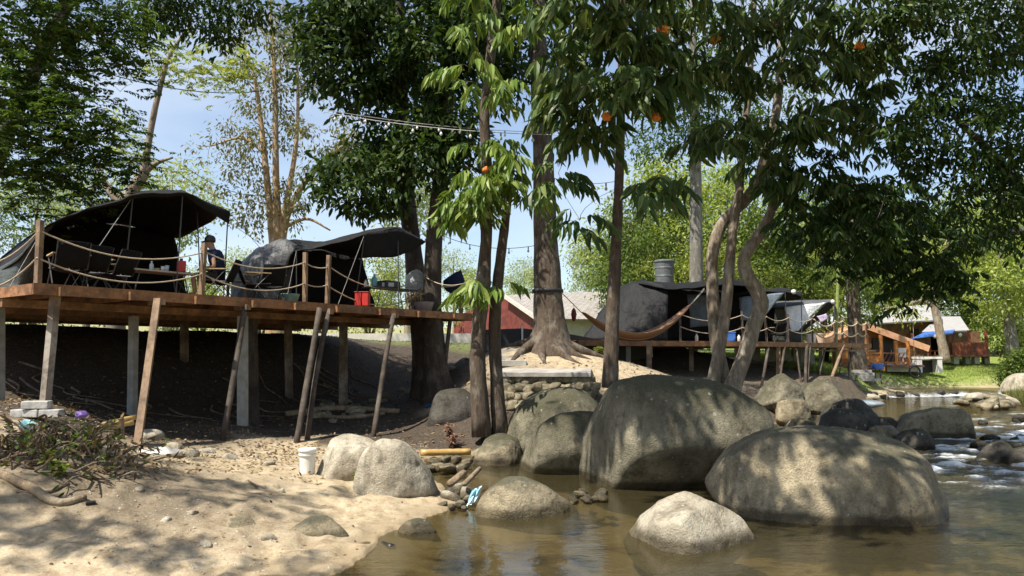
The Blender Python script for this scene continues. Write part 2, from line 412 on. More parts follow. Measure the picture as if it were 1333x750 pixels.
cp = [tuple(P(*q)) for q in [(178, 582, 12.4), (60, 530, 12.4), (0, 520, 13.6), (174, 545, 15.2), (290, 575, 14.1), (318, 553, 15.4), (330, 556, 16.5), (385, 583, 14.6), (485, 570, 16.3),
      (447, 530, 19.6), (550, 545, 19), (625, 563, 15.6), (650, 560, 15.6), (716, 455, 21), (650, 457, 21), (760, 462, 20.6), (700, 478, 19.6), (650, 478, 19.6), (765, 481, 19.4), (700, 532, 17.4), (650, 540, 17.0), (770, 530, 17.2), (600, 548, 18.0), (622, 540, 18.2), (640, 533, 17.9), (600, 502, 20.6), (575, 482, 21.5),
      (800, 468, 21.6), (850, 489, 20.5), (870, 503, 19), (935, 512, 16.5), (960, 522, 16.3), (845, 489, 25.0), (1010, 522, 24), (1045, 512, 26), (1060, 497, 29), (1110, 490, 33), (1150, 500, 36.5), (1150, 482, 42),
      (1250, 480, 45), (1250, 498, 39.5), (1200, 470, 49), (1300, 490, 41), (1333, 505, 36), (1140, 512, 34)]]
cp += [tuple(G(*q)) for q in [(0, 750, .16), (200, 750, .09), (0, 690, .34), (200, 690, .24), (350, 690, .14), (450, 690, .06), (0, 640, .62), (150, 640, .5), (300, 640, .36), (450, 640, .22), (530, 655, .1),
      (400, 617, .3), (480, 630, .22), (60, 600, .85), (120, 585, .75), (330, 600, .3), (550, 585, .12), (600, 575, .2)]]
cp += [(*D(s, t)[:2], z) for s in (-4, 0, 4, 8, 11) for t, z in ((3.2, 1.0 if s < 5 else .75), (4.6, 1.9), (6.0, 2.52), (9, 2.64), (14, 2.64))]
cp += [(*(F2[i][:2] + np.array([-2, 6.]) / 6.3 * t), z) for i in (0, 1, 2, 3) for t, z in ((3, 1.75 if i < 2 else 1.35), (6, 2.4 if i < 2 else 1.7), (10, 2.5 if i < 2 else 1.9))]
cp += [(-12, 8, 1.3), (-14, 14, 1.9), (-9, 3, .9), (-5, 2, .35), (-20, 10, 2.2), (-25, 30, 2.8), (-5, 45, 2.8), (10, 50, 2.2), (30, 60, 2.0), (-30, 60, 3), (14, 8, .9), (18, 16, 1.0), (26, 28, 1.0), (35, 36, 1.2), (50, 60, 1.8), (-5, -6, .8), (12, -4, .8)]
cp = np.array(cp)
def _tps(r2): return np.where(r2 > 1e-9, 0.5 * r2 * np.log(np.maximum(r2, 1e-9)), 0)
_n = len(cp)
_K = _tps(((cp[:, None, :2] - cp[None, :, :2]) ** 2).sum(-1)) + np.eye(_n) * 0.35
_Q = np.c_[np.ones(_n), cp[:, :2]]
_sol = np.linalg.solve(np.block([[_K, _Q], [_Q.T, np.zeros((3, 3))]]), np.r_[cp[:, 2], 0, 0, 0])
def fbm(X, Y, s, seed=0, oct=4):
    """cheap value noise, -1..1"""
    out = np.zeros(np.shape(X)); amp, tot = 1.0, 0
    for o in range(oct):
        x = np.asarray(X) / s + 17.3 * seed + o * 5.1; y = np.asarray(Y) / s + 9.7 * seed - o * 3.3
        xi, yi = np.floor(x).astype(np.int64), np.floor(y).astype(np.int64); fx, fy = x - xi, y - yi
        fx = fx * fx * (3 - 2 * fx); fy = fy * fy * (3 - 2 * fy)
        def h(a, b):
            n_ = (a * 374761393 + b * 668265263 + seed * 974711) & 0xffffffff
            n_ = ((n_ ^ (n_ >> 13)) * 1274126177) & 0xffffffff
            return ((n_ ^ (n_ >> 16)) & 0xffff) / 32767.5 - 1
        v = (h(xi, yi) * (1 - fx) + h(xi + 1, yi) * fx) * (1 - fy) + (h(xi, yi + 1) * (1 - fx) + h(xi + 1, yi + 1) * fx) * fy
        out += v * amp; tot += amp; amp *= 0.5; s = s / 2.1
    return out / tot
UPW = 0.30                                      # level of the water above the weir
def weir_s(X, Y): return (Y - 35.6) * 0.95 - (X - 17) * 0.25     # > 0 upstream
def H(X, Y, detail=True):
    X = np.atleast_1d(np.asarray(X, float)); Y = np.atleast_1d(np.asarray(Y, float))
    z = np.zeros(X.shape); xf, yf = X.ravel(), Y.ravel(); o = np.zeros(xf.shape)
    for i in range(0, len(xf), 20000):
        a, b = np.clip(xf[i:i + 20000], -30, 50), np.clip(yf[i:i + 20000], -8, 62)
        o[i:i + 20000] = _tps((a[:, None] - cp[:, 0]) ** 2 + (b[:, None] - cp[:, 1]) ** 2) @ _sol[:_n] + _sol[_n] + _sol[_n + 1] * a + _sol[_n + 2] * b
    z = np.clip(o.reshape(X.shape), -0.2, 3.4); s = sdf(X, Y) + .16 * fbm(X, Y, .7, 21, 4)
    lvl = np.where(weir_s(X, Y) > 0, UPW, 0.0)
    land = np.maximum(z, 0.015 + 0.04 * np.minimum(s, 3))
    land = land * np.clip(s / 0.8, 0, 1) + (0.012 + 0.06 * np.clip(s, 0, 1)) * (1 - np.clip(s / 0.8, 0, 1))
    land = np.maximum(land, lvl + 0.02 * np.clip(s, 0, 1))
    bed = lvl - np.minimum(0.45, 0.02 + 0.15 * np.abs(s))
    z = np.where(s > 0, land, bed)
    r = np.hypot(X, Y); z = np.where(r > 62, z + (r - 62) * 0.04, z)
    if detail:
        e = np.clip(np.abs(s) / 0.6, 0.12, 1)
        z = z + e * (0.065 * fbm(X, Y, 1.5, 1, 4) + 0.034 * np.clip((16 - Y) / 4, 0, 1) * fbm(X, Y, .36, 2, 4)) - pits(X, Y) * np.where(s > 0, 1, .8)
        rough = .6 * np.clip((z - .35) / .6, 0, 1) * np.clip((60 - r) / 20, 0, 1)
        z = z + rough * (0.13 * fbm(X, Y, 1.3, 4, 2))
    return z
_pr = np.random.default_rng(77); PITS = [(x, y, r) for x, y, r in zip(_pr.uniform(-7, -.8, 190), _pr.uniform(6.2, 12, 190), _pr.uniform(.07, .16, 190))]
def pits(X, Y):
    o = np.zeros(X.shape); k = (X > -8) & (X < 0) & (Y > 5.5) & (Y < 13)
    if not k.any(): return o
    x, y = X[k], Y[k]; a = np.zeros(x.shape)
    for px, py, r in PITS:
        d2 = ((x - px) / r) ** 2 + ((y - py) / (r * 1.5)) ** 2; a += .020 * np.exp(-d2) - .010 * np.exp(-(np.sqrt(d2) - 1.5) ** 2 * 4)
    o[k] = a; return o
def hz(x, y): return float(H(x, y)[0])
ang = np.r_[np.arange(-180, -45, 6.0), np.arange(-44, 44.01, 0.16), np.arange(48, 180, 6.0)]
ang = ang[(ang < 180)]
rad = [0.6, 1.4, 2.4, 3.4]
while rad[-1] < 420: rad.append(rad[-1] * (1.0095 if 4.5 < rad[-1] < 60 else 1.05))
rad = np.array(rad); TA, TR = np.meshgrid(np.radians(ang), rad)
GX, GY = TR * np.sin(TA), TR * np.cos(TA); GZ = H(GX, GY)
na, nr2 = len(ang), len(rad)
V = np.c_[GX.ravel(), GY.ravel(), GZ.ravel()]; V = np.vstack([V, [[0, 0, hz(0, 0)]]])
I = np.arange(nr2 - 1)[:, None] * na; J = np.arange(na)[None]; J1 = (J + 1) % na
quads = np.stack([I + J, I + na + J, I + na + J1, I + J1], -1).reshape(-1, 4)
tris = np.stack([np.full(na, len(V) - 1), np.arange(na), (np.arange(na) + 1) % na], -1)
loops = np.r_[quads.ravel(), tris.ravel()]; starts = np.r_[np.arange(len(quads)) * 4, len(quads) * 4 + np.arange(na) * 3]
m_ground, n, b, o = new_mat("ground")
at = n.nodes.new("ShaderNodeVertexColor"); at.layer_name = "ground_kind"
sp = n.nodes.new("ShaderNodeSeparateColor"); n.links.new(at.outputs[0], sp.inputs[0])
p, g = geoco(n)
f1 = noise_(n, p, 1.6, 8, .6); f2 = noise_(n, p, 28, 5, .7); f3 = noise_(n, p, 6, 7, .65)
sand = ramp(n, f3, [(.3, (.24, .175, .11)), (.5, (.39, .315, .205)), (.7, (.48, .40, .285))])
sand = mixc(n, 1.0, sand, ramp(n, f2, [(.3, .72), (.62, 1.1)]), 'MULTIPLY')
sand = mixc(n, ramp(n, f1, [(.5, 0.0), (.68, .55)]), sand, (.30, .25, .18))
soil = mixc(n, ramp(n, f2, [(.42, 0.0), (.58, 1.0)]), ramp(n, f3, [(.32, (.016, .012, .009)), (.68, (.066, .050, .035))]), (.085, .067, .050))  # near-black soil, darkened to carry the shade under the decks
grass = ramp(n, f3, [(.3, (.09, .13, .02)), (.5, (.16, .22, .04)), (.72, (.30, .28, .11))])
vo = node(n, "ShaderNodeTexVoronoi", Scale=7.0); n.links.new(p, vo.inputs["Vector"])
grav = mixc(n, ramp(n, vo.outputs["Distance"], [(.25, 0.0), (.6, .8)]), ramp(n, f3, [(.3, (.13, .115, .075)), (.7, (.30, .26, .17))]), (.05, .045, .03))
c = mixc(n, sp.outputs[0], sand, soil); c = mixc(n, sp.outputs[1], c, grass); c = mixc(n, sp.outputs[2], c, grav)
# damp sand just above the waterline
pz = n.nodes.new("ShaderNodeSeparateXYZ"); n.links.new(p, pz.inputs[0])
c = mixc(n, ramp(n, pz.outputs[2], [(0.0, .92), (.025, .75), (.07, 0.0)]), c, (.25, .195, .12))
n.links.new(c, b.inputs["Base Color"]); b.inputs["Roughness"].default_value = .9; b.inputs["Specular IOR Level"].default_value = .2
bump(n, b, mixc(n, .5, f2, f3), .75, .03)
me = raw_mesh("ground", V, loops, starts, m_ground, True)
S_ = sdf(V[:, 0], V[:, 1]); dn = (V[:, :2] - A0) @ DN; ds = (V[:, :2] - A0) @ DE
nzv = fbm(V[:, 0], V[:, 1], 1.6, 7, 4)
soil_shade_m = np.clip((dn + 1.1 + nzv * 1.3) / 1.0, 0, 1) * (V[:, 1] < 60)  # soil mask, also lays painted shade under the near deck
brush = G(120, 612, .7)[:2]
soil_shade_m = np.maximum(soil_shade_m, .6 * np.clip(1.4 - np.hypot((V[:, 0] - brush[0]) / 2.1, (V[:, 1] - brush[1]) / 1.2) + nzv * .5, 0, 1))
brush2 = G(190, 625, .5)[:2]
soil_shade_m = np.maximum(soil_shade_m, .45 * np.clip(1.25 - np.hypot((V[:, 0] - brush2[0]) / 2.2, (V[:, 1] - brush2[1]) / .9) + nzv * .9, 0, 1))
mound = np.clip(1.6 - np.hypot((V[:, 0] - 2.6) / 2.6, (V[:, 1] - 20.3) / 1.6) + nzv * .3, 0, 1)
soil_shade_m = soil_shade_m * (1 - mound * .9)
soil_shade_m = np.maximum(soil_shade_m, np.clip((V[:, 1] - 14.6) / .8, 0, 1) * np.clip((19.6 - V[:, 1]) / .6, 0, 1) * (V[:, 0] > -4) * np.clip((.9 - V[:, 0]) / .6, 0, 1))  # dark soil doubles as painted shade in the hollow past the deck end
soil_shade_m = np.maximum(soil_shade_m, np.clip((V[:, 1] - 14) / 2, 0, 1) * (V[:, 0] > -2) * (V[:, 1] < 35) * (1 - mound) * .85)  # soil also carries painted shade under the far deck
grassm = np.clip((V[:, 1] - 33 + nzv * 2.5) / 2.5, 0, 1) * np.clip(S_ / .8 + nzv * .4, 0, 1) * np.clip((V[:, 0] - 12.5) / 1.5, 0, 1)
grassm = np.maximum(grassm, np.clip((V[:, 1] - 27) / 2, 0, 1) * (V[:, 0] <= 5) * .5)
grassm = np.maximum(grassm, np.clip((V[:, 0] - .62 * V[:, 1] - 3) / 2, 0, 1) * (V[:, 1] > 5) * np.clip(S_ / 1 , 0, 1))
bedm = np.clip(-S_ * 1.1 - .25 + nzv * .9, 0, 1) * .75
ca = me.color_attributes.new("ground_kind", 'FLOAT_COLOR', 'POINT')
ca.data.foreach_set("color", np.c_[soil_shade_m, grassm * (bedm < .01), bedm, np.ones(len(V))].astype(np.float32).ravel())
tag(link("ground", me), kind="structure")

# ------------------------------------------------------------------ water
m_water, n, b, o = new_mat("water")
n.nodes.remove(b)
p, g = geoco(n); pw, _ = geoco(n, (1.0, 2.1, 1.0))
w1 = noise_(n, pw, 2.6, 3, .5); w2 = noise_(n, pw, 9, 3, .55); w3 = noise_(n, p, 26, 3, .6)
at = n.nodes.new("ShaderNodeVertexColor"); at.layer_name = "riffle"
sp = n.nodes.new("ShaderNodeSeparateColor"); n.links.new(at.outputs[0], sp.inputs[0])
hgt = mixc(n, .38, w1, w2)
bp = node(n, "ShaderNodeBump", Strength=.085, Distance=.10); n.links.new(hgt, bp.inputs["Height"])
px_ = n.nodes.new('ShaderNodeSeparateXYZ'); n.links.new(p, px_.inputs[0]); mr_ = node(n, 'ShaderNodeMapRange'); mr_.inputs[1].default_value = .3; mr_.inputs[2].default_value = 4.5; mr_.inputs[3].default_value = .09; mr_.inputs[4].default_value = .30; n.links.new(px_.outputs[0], mr_.inputs[0]); n.links.new(mr_.outputs[0], bp.inputs['Strength'])
bp2 = node(n, "ShaderNodeBump", Distance=.10); n.links.new(w3, bp2.inputs["Height"]); n.links.new(bp.outputs[0], bp2.inputs["Normal"])
ml = node(n, "ShaderNodeMath", operation='MULTIPLY'); ml.inputs[1].default_value = .8; n.links.new(sp.outputs[0], ml.inputs[0]); n.links.new(ml.outputs[0], bp2.inputs["Strength"])
gl = node(n, "ShaderNodeBsdfGlossy", Roughness=.03); n.links.new(bp2.outputs[0], gl.inputs["Normal"])
tr = n.nodes.new("ShaderNodeBsdfTransparent"); tr.inputs[0].default_value = (.70, .66, .46, 1)
fr = node(n, "ShaderNodeFresnel", IOR=1.50); n.links.new(bp2.outputs[0], fr.inputs["Normal"])
m1 = n.nodes.new("ShaderNodeMixShader"); n.links.new(fr.outputs[0], m1.inputs[0]); mk = n.nodes.new('ShaderNodeBsdfDiffuse'); mk.inputs[0].default_value = (.095, .08, .038, 1); mm = n.nodes.new('ShaderNodeMixShader'); mm.inputs[0].default_value = .34; n.links.new(tr.outputs[0], mm.inputs[1]); n.links.new(mk.outputs[0], mm.inputs[2]); n.links.new(mm.outputs[0], m1.inputs[1]); n.links.new(gl.outputs[0], m1.inputs[2])
foam = node(n, "ShaderNodeBsdfPrincipled", Roughness=.7); foam.inputs["Base Color"].default_value = (.70, .74, .76, 1)
pf, _ = geoco(n, (1.0, 2.4, 1.0)); ff = noise_(n, pf, 16, 8, .8)
ad = node(n, "ShaderNodeMath", operation='MULTIPLY_ADD'); n.links.new(sp.outputs[1], ad.inputs[0]); ad.inputs[1].default_value = .52; n.links.new(ff, ad.inputs[2])
fm = ramp(n, ad.outputs[0], [(.64, 0.0), (.88, .9)])
m2 = n.nodes.new("ShaderNodeMixShader"); n.links.new(fm, m2.inputs[0]); n.links.new(m1.outputs[0], m2.inputs[1]); n.links.new(foam.outputs[0], m2.inputs[2]); n.links.new(m2.outputs[0], o.inputs[0])
wa = np.radians(np.arange(-52, 52.01, .17)); wr = [2.0]
while wr[-1] < 46: wr.append(wr[-1] * 1.0085)
WA, WR = np.meshgrid(wa, np.array(wr)); WX, WY = WR * np.sin(WA), WR * np.cos(WA)
S2 = sdf(WX, WY); ws = weir_s(WX, WY)
rif = np.clip((WY - 10.2) / 3, 0, 1) * np.clip((23.5 - WY + (WX - 13) * .8) / 3, 0, 1) * np.clip((WX - 2.9 - (WY - 10) * .36) / 1.5, 0, 1)
rif = np.maximum(rif, .9 * np.clip(1 - np.abs(ws + .35) / .7, 0, 1))
calm = 1 - rif
st = fbm(WX * 1.0, WY * 1.7, .8, 3, 4)
WZ = rif * (.075 * st + .075 * fbm(WX * .8, WY * 1.3, .30, 5, 4)) + .004 * fbm(WX, WY, .5, 6, 3)
WZ = WZ + UPW * np.clip(ws / .5 + .5, 0, 1) ** 1.5 + .02
foamv = np.clip(rif * np.clip(st * 1.3 + .15 + .9 * fbm(WX * .8, WY * 1.3, .30, 5, 4), 0, 1), 0, 1)
foamv = np.maximum(foamv, np.clip(1 - np.abs(ws + .3) / .55, 0, 1) * (.5 + .7 * np.clip(fbm(WX, WY * .3, .5, 8, 3) + .2, 0, 1)))
keep = (S2 < .45)
idx = np.arange(WX.size).reshape(WX.shape)
cell = keep[:-1, :-1] & keep[1:, :-1] & keep[:-1, 1:] & keep[1:, 1:]
q = np.stack([idx[:-1, :-1], idx[:-1, 1:], idx[1:, 1:], idx[1:, :-1]], -1)[cell]
used = np.unique(q); mp_ = np.full(WX.size, -1); mp_[used] = np.arange(len(used)); q = mp_[q]
V = np.c_[WX.ravel(), WY.ravel(), WZ.ravel() - .02][used]
me = raw_mesh("river", V, q.ravel(), np.arange(len(q)) * 4, m_water, True)
ca = me.color_attributes.new("riffle", 'FLOAT_COLOR', 'POINT')
ca.data.foreach_set("color", np.c_[rif.ravel()[used], foamv.ravel()[used], np.zeros(len(used)), np.ones(len(used))].astype(np.float32).ravel())
tag(link("river", me), kind="structure")

# ------------------------------------------------------------------ rocks
mr_pale = rock_mat("pale_granite", (.50, .45, .35), (.31, .27, .20), moss_amt=0.0)
mr_grey = rock_mat("grey_granite", (.42, .355, .235), (.19, .16, .105), (.07, .07, .045), .22)
mr_dark = rock_mat("mossy_shade_granite", (.28, .255, .18), (.125, .112, .075), (.060, .058, .032), .55)  # mossy boulders; its dark tone also stands in for shade under the far deck
mr_wet_shade = rock_mat("wet_shade_basalt", (.11, .10, .085), (.05, .045, .038), (.03, .03, .012), .3)  # for wet stones, and as painted deep shade on one boulder
_bm = bmesh.new(); bmesh.ops.create_icosphere(_bm, subdivisions=6, radius=1)
ICO = (np.array([v.co[:] for v in _bm.verts]), [tuple(v.index for v in f.verts) for f in _bm.faces]); _bm.free()
_bm = bmesh.new(); bmesh.ops.create_icosphere(_bm, subdivisions=4, radius=1)
ICOL = (np.array([v.co[:] for v in _bm.verts]), [tuple(v.index for v in f.verts) for f in _bm.faces]); _bm.free()
def poly_radius(dirs, Ns, ds, p):
    if len(Ns) < 15 and np.ptp(ds) < .5:             # loose stones: close the shape on every side
        Ns = np.r_[Ns, np.eye(3), -np.eye(3)]; ds = np.r_[ds, np.full(6, 1.02)]
    c = np.maximum(dirs @ np.asarray(Ns).T, 0) / np.asarray(ds)
    return ((c ** p).sum(1)) ** (-1 / p)
def roughen(V, c, amp, seed, s=1.0):
    d = nrm(V - c); off = Vector((seed * 7.1, seed * 3.3, seed * 1.7)); k = np.empty(len(V))
    for i, v in enumerate(V):
        q = Vector(v) * s + off
        k[i] = mnoise.noise(q * 1.1) * 1.0 + mnoise.noise(q * 2.6) * .45 + mnoise.noise(q * 6.5) * .16 + mnoise.noise(q * 15) * .07
    return V + d * (k * amp)[:, None]
def boulder(label, outline, Y, tf, tb, m, seed, p=9, amp=.05, tilt=.35, group=None, face=None, sink=.25, extra=()):
    """a rounded polytope whose outline, seen from the bank, has the given shape; tf and tb its depth towards and away from the viewer"""
    rs = np.random.default_rng(seed)
    o = np.array([P(u, v, Y) for u, v in outline]); lo = o[:, 2].min()
    o2 = np.r_[o[:, [0, 2]], [[x, lo - sink] for x in (o[np.argmin(o[:, 2]), 0],)]]
    c2 = np.array([(o[:, 0].min() + o[:, 0].max()) / 2, lo + (o[:, 2].max() - lo) * .38])
    Ns, ds = [], []; k = len(o)
    cen = np.array([c2[0], Y, c2[1]])
    for i in range(k):
        a, b_ = o[i][[0, 2]], o[(i + 1) % k][[0, 2]]
        e = b_ - a
        if np.linalg.norm(e) < 1e-4: continue
        nn = np.array([e[1], -e[0]]); nn /= np.linalg.norm(nn)
        if nn @ (a - c2) < 0: nn = -nn
        d = nn @ (a - c2)
        if nn[1] < -.6: d += sink
        t = rs.uniform(-.28, .05) if nn[1] < .45 else rs.uniform(.10, .22); N = nrm(np.array([nn[0], t, nn[1]])); Ns.append(N); ds.append(max(d, .05) / math.sqrt(1 + t * t))
    hgt = o[:, 2].max() - lo; wd = o[:, 0].max() - o[:, 0].min()
    for N, s in (((0, -1, tilt), 1), ((-.55, -.8, tilt * .8), 1.08), ((.6, -.75, tilt * .8), 1.08), ((0, -.9, -.35), 1.0), ((.1, -.55, .8), .98), ((0, 1, .3), tb / tf), ((.6, .7, .3), tb / tf), ((-.6, .7, .3), tb / tf), ((0, .4, .9), 1.3)):
        Ns.append(nrm(np.array(N, float) + rs.normal(size=3) * .06)); ds.append(tf * s)
    for N, dd in extra: Ns.append(nrm(np.array(N, float))); ds.append(dd)
    for _ in range(9):                            # a few random chips and shoulders
        N = nrm(rs.normal(size=3) * [1, 1, .8] + [0, -.3, .3]); r1 = float(poly_radius(N[None], np.array(Ns), np.array(ds), 12)[0]); Ns.append(N); ds.append(r1 * rs.uniform(.93, 1.03))
    r = poly_radius(ICO[0], np.array(Ns), np.array(ds), p * 1.7)
    V = cen + ICO[0] * r[:, None]
    V = roughen(V, cen, amp * 1.25, seed, 1.5 / max(.6, hgt))
    return MB().add(V, ICO[1]).build("boulder", m, smooth=True, label=label, cat="boulder", group=group)
BG = "boulders in and beside the stream"
boulder("broad dappled pale grey boulder right of the chalky angular block", [(920, 640), (925, 612), (965, 572), (1010, 557), (1085, 556), (1160, 570), (1200, 612), (1232, 655), (1228, 686), (1010, 689), (945, 668)], 10.0, 1.15, 1.2, mr_grey, 3, 12, .06, group=BG)
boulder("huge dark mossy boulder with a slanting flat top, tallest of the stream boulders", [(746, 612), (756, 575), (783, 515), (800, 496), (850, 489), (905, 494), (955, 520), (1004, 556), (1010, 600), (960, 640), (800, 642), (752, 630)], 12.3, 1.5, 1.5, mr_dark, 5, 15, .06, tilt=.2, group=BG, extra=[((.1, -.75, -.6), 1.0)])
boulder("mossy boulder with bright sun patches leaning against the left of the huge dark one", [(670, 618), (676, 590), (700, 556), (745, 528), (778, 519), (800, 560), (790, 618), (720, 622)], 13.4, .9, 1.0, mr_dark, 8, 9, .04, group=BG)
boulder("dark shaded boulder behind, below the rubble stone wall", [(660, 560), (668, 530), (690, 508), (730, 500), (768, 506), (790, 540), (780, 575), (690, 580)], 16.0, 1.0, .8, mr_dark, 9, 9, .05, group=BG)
boulder("chalky angular block standing in the shallow water", [(803, 686), (812, 668), (846, 649), (878, 638), (930, 638), (954, 656), (972, 686), (955, 705), (880, 713), (812, 705)], 8.3, .66, .6, mr_pale, 12, 34, .022, tilt=.22, group=BG, extra=[((-.5, -.75, .15), .58), ((.08, -.22, .97), .30), ((.55, -.75, .1), .5), ((-.35, -.2, .9), .3)])
boulder("smooth speckled grey rock sloping down to the right, beside the blue plastic bag", [(614, 665), (620, 645), (640, 622), (662, 615), (690, 622), (725, 642), (755, 661), (740, 668), (660, 675), (620, 673)], 9.75, .55, .5, mr_grey, 14, 8, .03, group=BG)
boulder("tall cream boulder on the sand behind its twin, right of the white bucket", [(416, 614), (425, 585), (437, 565), (453, 557), (478, 568), (500, 580), (505, 620), (440, 622)], 11.3, .6, .55, mr_pale, 16, 10, .035, group=BG)
boulder("wide cream boulder on the sand in front of its twin", [(462, 632), (470, 600), (482, 583), (503, 571), (525, 575), (548, 597), (566, 630), (571, 646), (520, 645), (470, 638)], 10.5, .62, .55, mr_pale, 17, 10, .035, group=BG)
boulder("low flat rock in the pale sand nearest the water, lightly dappled", [(370, 690), (380, 679), (398, 671), (427, 671), (446, 688), (430, 694), (385, 696)], 8.25, .42, .45, mr_grey, 20, 9, .02, tilt=1.3, extra=[((0, -.15, 1), .10)], group=BG)
boulder("small bluish flat rock sunk in sand, left of the low flat one", [(290, 685), (300, 675), (318, 671), (332, 681), (325, 687)], 8.1, .3, .35, mr_grey, 21, 9, .015, tilt=1.3, extra=[((0, -.15, 1), .06)], group=BG)
boulder("small wet rock where the sand meets the water", [(516, 690), (530, 678), (552, 673), (572, 684), (570, 692), (535, 694)], 8.6, .3, .35, mr_grey, 22, 9, .015, tilt=1.3, extra=[((0, -.15, 1), .08)], group=BG)
boulder("rounded grey rock under the two slim trunks, half in shade", [(610, 605), (618, 585), (640, 574), (668, 572), (678, 590), (676, 612), (640, 616)], 14.2, .6, .5, mr_grey, 24, 9, .03, group=BG)
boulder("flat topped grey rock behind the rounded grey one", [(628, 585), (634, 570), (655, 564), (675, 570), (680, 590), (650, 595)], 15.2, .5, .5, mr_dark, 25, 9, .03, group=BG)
boulder("dark rounded boulder in deep shade left of the slim twin stems", [(556, 562), (562, 528), (580, 508), (604, 504), (625, 520), (634, 560), (600, 566)], 18.8, .9, .8, mr_wet_shade, 50, 9, .05, group=BG)  # darkest rock colour stands in for deep shade that does not fall here
# far stream boulders
boulder("black round wet boulder just behind the broad pale one", [(1072, 555), (1078, 537), (1095, 529), (1115, 531), (1127, 548), (1122, 562), (1080, 562)], 17.0, .5, .5, mr_wet_shade, 30, 7, .02, group=BG)
boulder("dark boulder peeping over the black round wet one", [(1070, 545), (1076, 526), (1098, 519), (1120, 525), (1135, 540), (1120, 552)], 19.5, .6, .6, mr_wet_shade, 31, 8, .03, group=BG)
boulder("long low brown boulder out in the rapids", [(1165, 560), (1178, 540), (1205, 532), (1240, 536), (1255, 552), (1260, 562), (1200, 565)], 19.0, .9, .9, mr_grey, 32, 8, .03, group=BG)
boulder("squat brown stone in the rapids in front of the long low boulder", [(1170, 578), (1173, 562), (1190, 556), (1208, 562), (1212, 580), (1190, 583)], 16.0, .35, .35, mr_wet_shade, 33, 8, .02, group=BG)
boulder("dark pointed stone in white water near the right edge", [(1278, 596), (1285, 580), (1300, 573), (1316, 585), (1322, 598), (1295, 601)], 14.4, .35, .35, mr_wet_shade, 34, 9, .02, group=BG)
boulder("black stone cut by the right edge of the view", [(1312, 600), (1318, 584), (1335, 580), (1352, 592), (1350, 602)], 14.0, .35, .35, mr_wet_shade, 35, 9, .02, group=BG)
boulder("ochre mossy boulder under the far deck, largest one there", [(1010, 535), (1015, 522), (1035, 519), (1052, 525), (1056, 540), (1030, 545)], 20.0, .5, .5, mr_grey, 36, 8, .03, group=BG)
boulder("flat ochre stone in front of the largest one under the far deck", [(1020, 556), (1030, 546), (1050, 543), (1062, 550), (1058, 558), (1035, 560)], 18.2, .4, .4, mr_grey, 37, 8, .02, group=BG)
boulder("pale pointed stone beside the foot of the crooked trunks", [(964, 538), (966, 524), (972, 518), (980, 528), (986, 542), (972, 546)], 17.0, .3, .3, mr_pale, 38, 10, .02, group=BG)
boulder("wide grey boulder in shade between posts of the far deck", [(1040, 520), (1048, 500), (1068, 494), (1085, 502), (1095, 525), (1060, 530)], 24.0, .7, .7, mr_dark, 39, 9, .04, group=BG)  # darker rock colour stands in for the far deck's shade
boulder("big brown boulder lying in deep shade under the far deck", [(985, 520), (995, 495), (1020, 485), (1040, 497), (1048, 522), (1010, 528)], 23.0, .9, .9, mr_dark, 40, 9, .05, group=BG)  # deep shade put into the rock colour here too
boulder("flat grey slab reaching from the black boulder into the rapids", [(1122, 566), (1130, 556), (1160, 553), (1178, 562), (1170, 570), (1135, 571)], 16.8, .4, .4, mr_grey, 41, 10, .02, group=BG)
boulder("dark slab across the stream behind the flat grey one", [(1125, 553), (1140, 543), (1165, 542), (1178, 552), (1150, 558)], 19.5, .5, .5, mr_wet_shade, 42, 10, .02, group=BG)
boulder("bright rounded rock on the far right bank", [(1306, 500), (1318, 490), (1335, 482), (1352, 490), (1352, 505), (1320, 508)], 36, .8, .8, mr_pale, 43, 9, .03, group=BG)

# smaller stones: six shapes, copied
STN = []
def stone_proto(i, m):
    rs = np.random.default_rng(100 + i)
    N = nrm(rs.normal(size=(14, 3))); d = rs.uniform(.75, 1.1, 14)
    V = ICOL[0] * poly_radius(ICOL[0], N, d, 8)[:, None] * np.array([1.0, .8, .62])
    V = roughen(V, np.zeros(3), .05, i, 1)
    lens = [3] * len(ICOL[1])
    return raw_mesh("stone", V * .5, [q for f in ICOL[1] for q in f], np.arange(len(ICOL[1])) * 3, m, True)
STONE = {k: [stone_proto(i + 10 * j, m) for i in range(4)] for j, (k, m) in enumerate((("pale", mr_pale), ("grey", mr_grey), ("wet", mr_wet_shade)))}
def stone(x, y, size, kind, label, group, z=None, name="stone"):
    o = link(name, random.choice(STONE[kind]), None, (x, y, (hz(x, y) if z is None else z) + size * (.12 if z is not None else -.02)))
    o.rotation_euler = (random.uniform(-.3, .3), random.uniform(-.3, .3), random.uniform(0, 6.28)); o.scale = [size * random.uniform(.8, 1.25) for _ in range(3)]
    return tag(o, label, "stone", group)
for u, v, s, k in [(566, 598, .22, "grey"), (580, 597, .25, "grey"), (594, 597, .24, "grey"), (608, 600, .26, "grey"), (570, 606, .24, "grey"), (584, 609, .38, "grey"), (602, 608, .34, "grey"), (560, 607, .22, "grey")]:
    q = G(u, v, .1); stone(q[0], q[1], s, k, "grey cobble packed in the row under the bamboo pole", "cobbles under the bamboo pole", z=.04)
for u, v, s in [(587, 647, .30), (597, 637, .28), (606, 641, .26), (611, 649, .20), (598, 656, .17), (588, 659, .15), (576, 655, .14), (605, 660, .13)]:
    q = G(u, v, .06); stone(q[0], q[1], s, "pale", "pale broken stone heaped between the cream boulder and the speckled rock", "pale stones heaped by the blue bag", z=.03)
for i in range(14):
    u, v = random.uniform(742, 790), random.uniform(636, 654); q = G(u, v, .05)
    stone(q[0], q[1], random.uniform(.1, .2), "grey", "small wet cobble among twigs at the foot of the huge dark boulder", "wet cobbles by the twigs", z=.02)
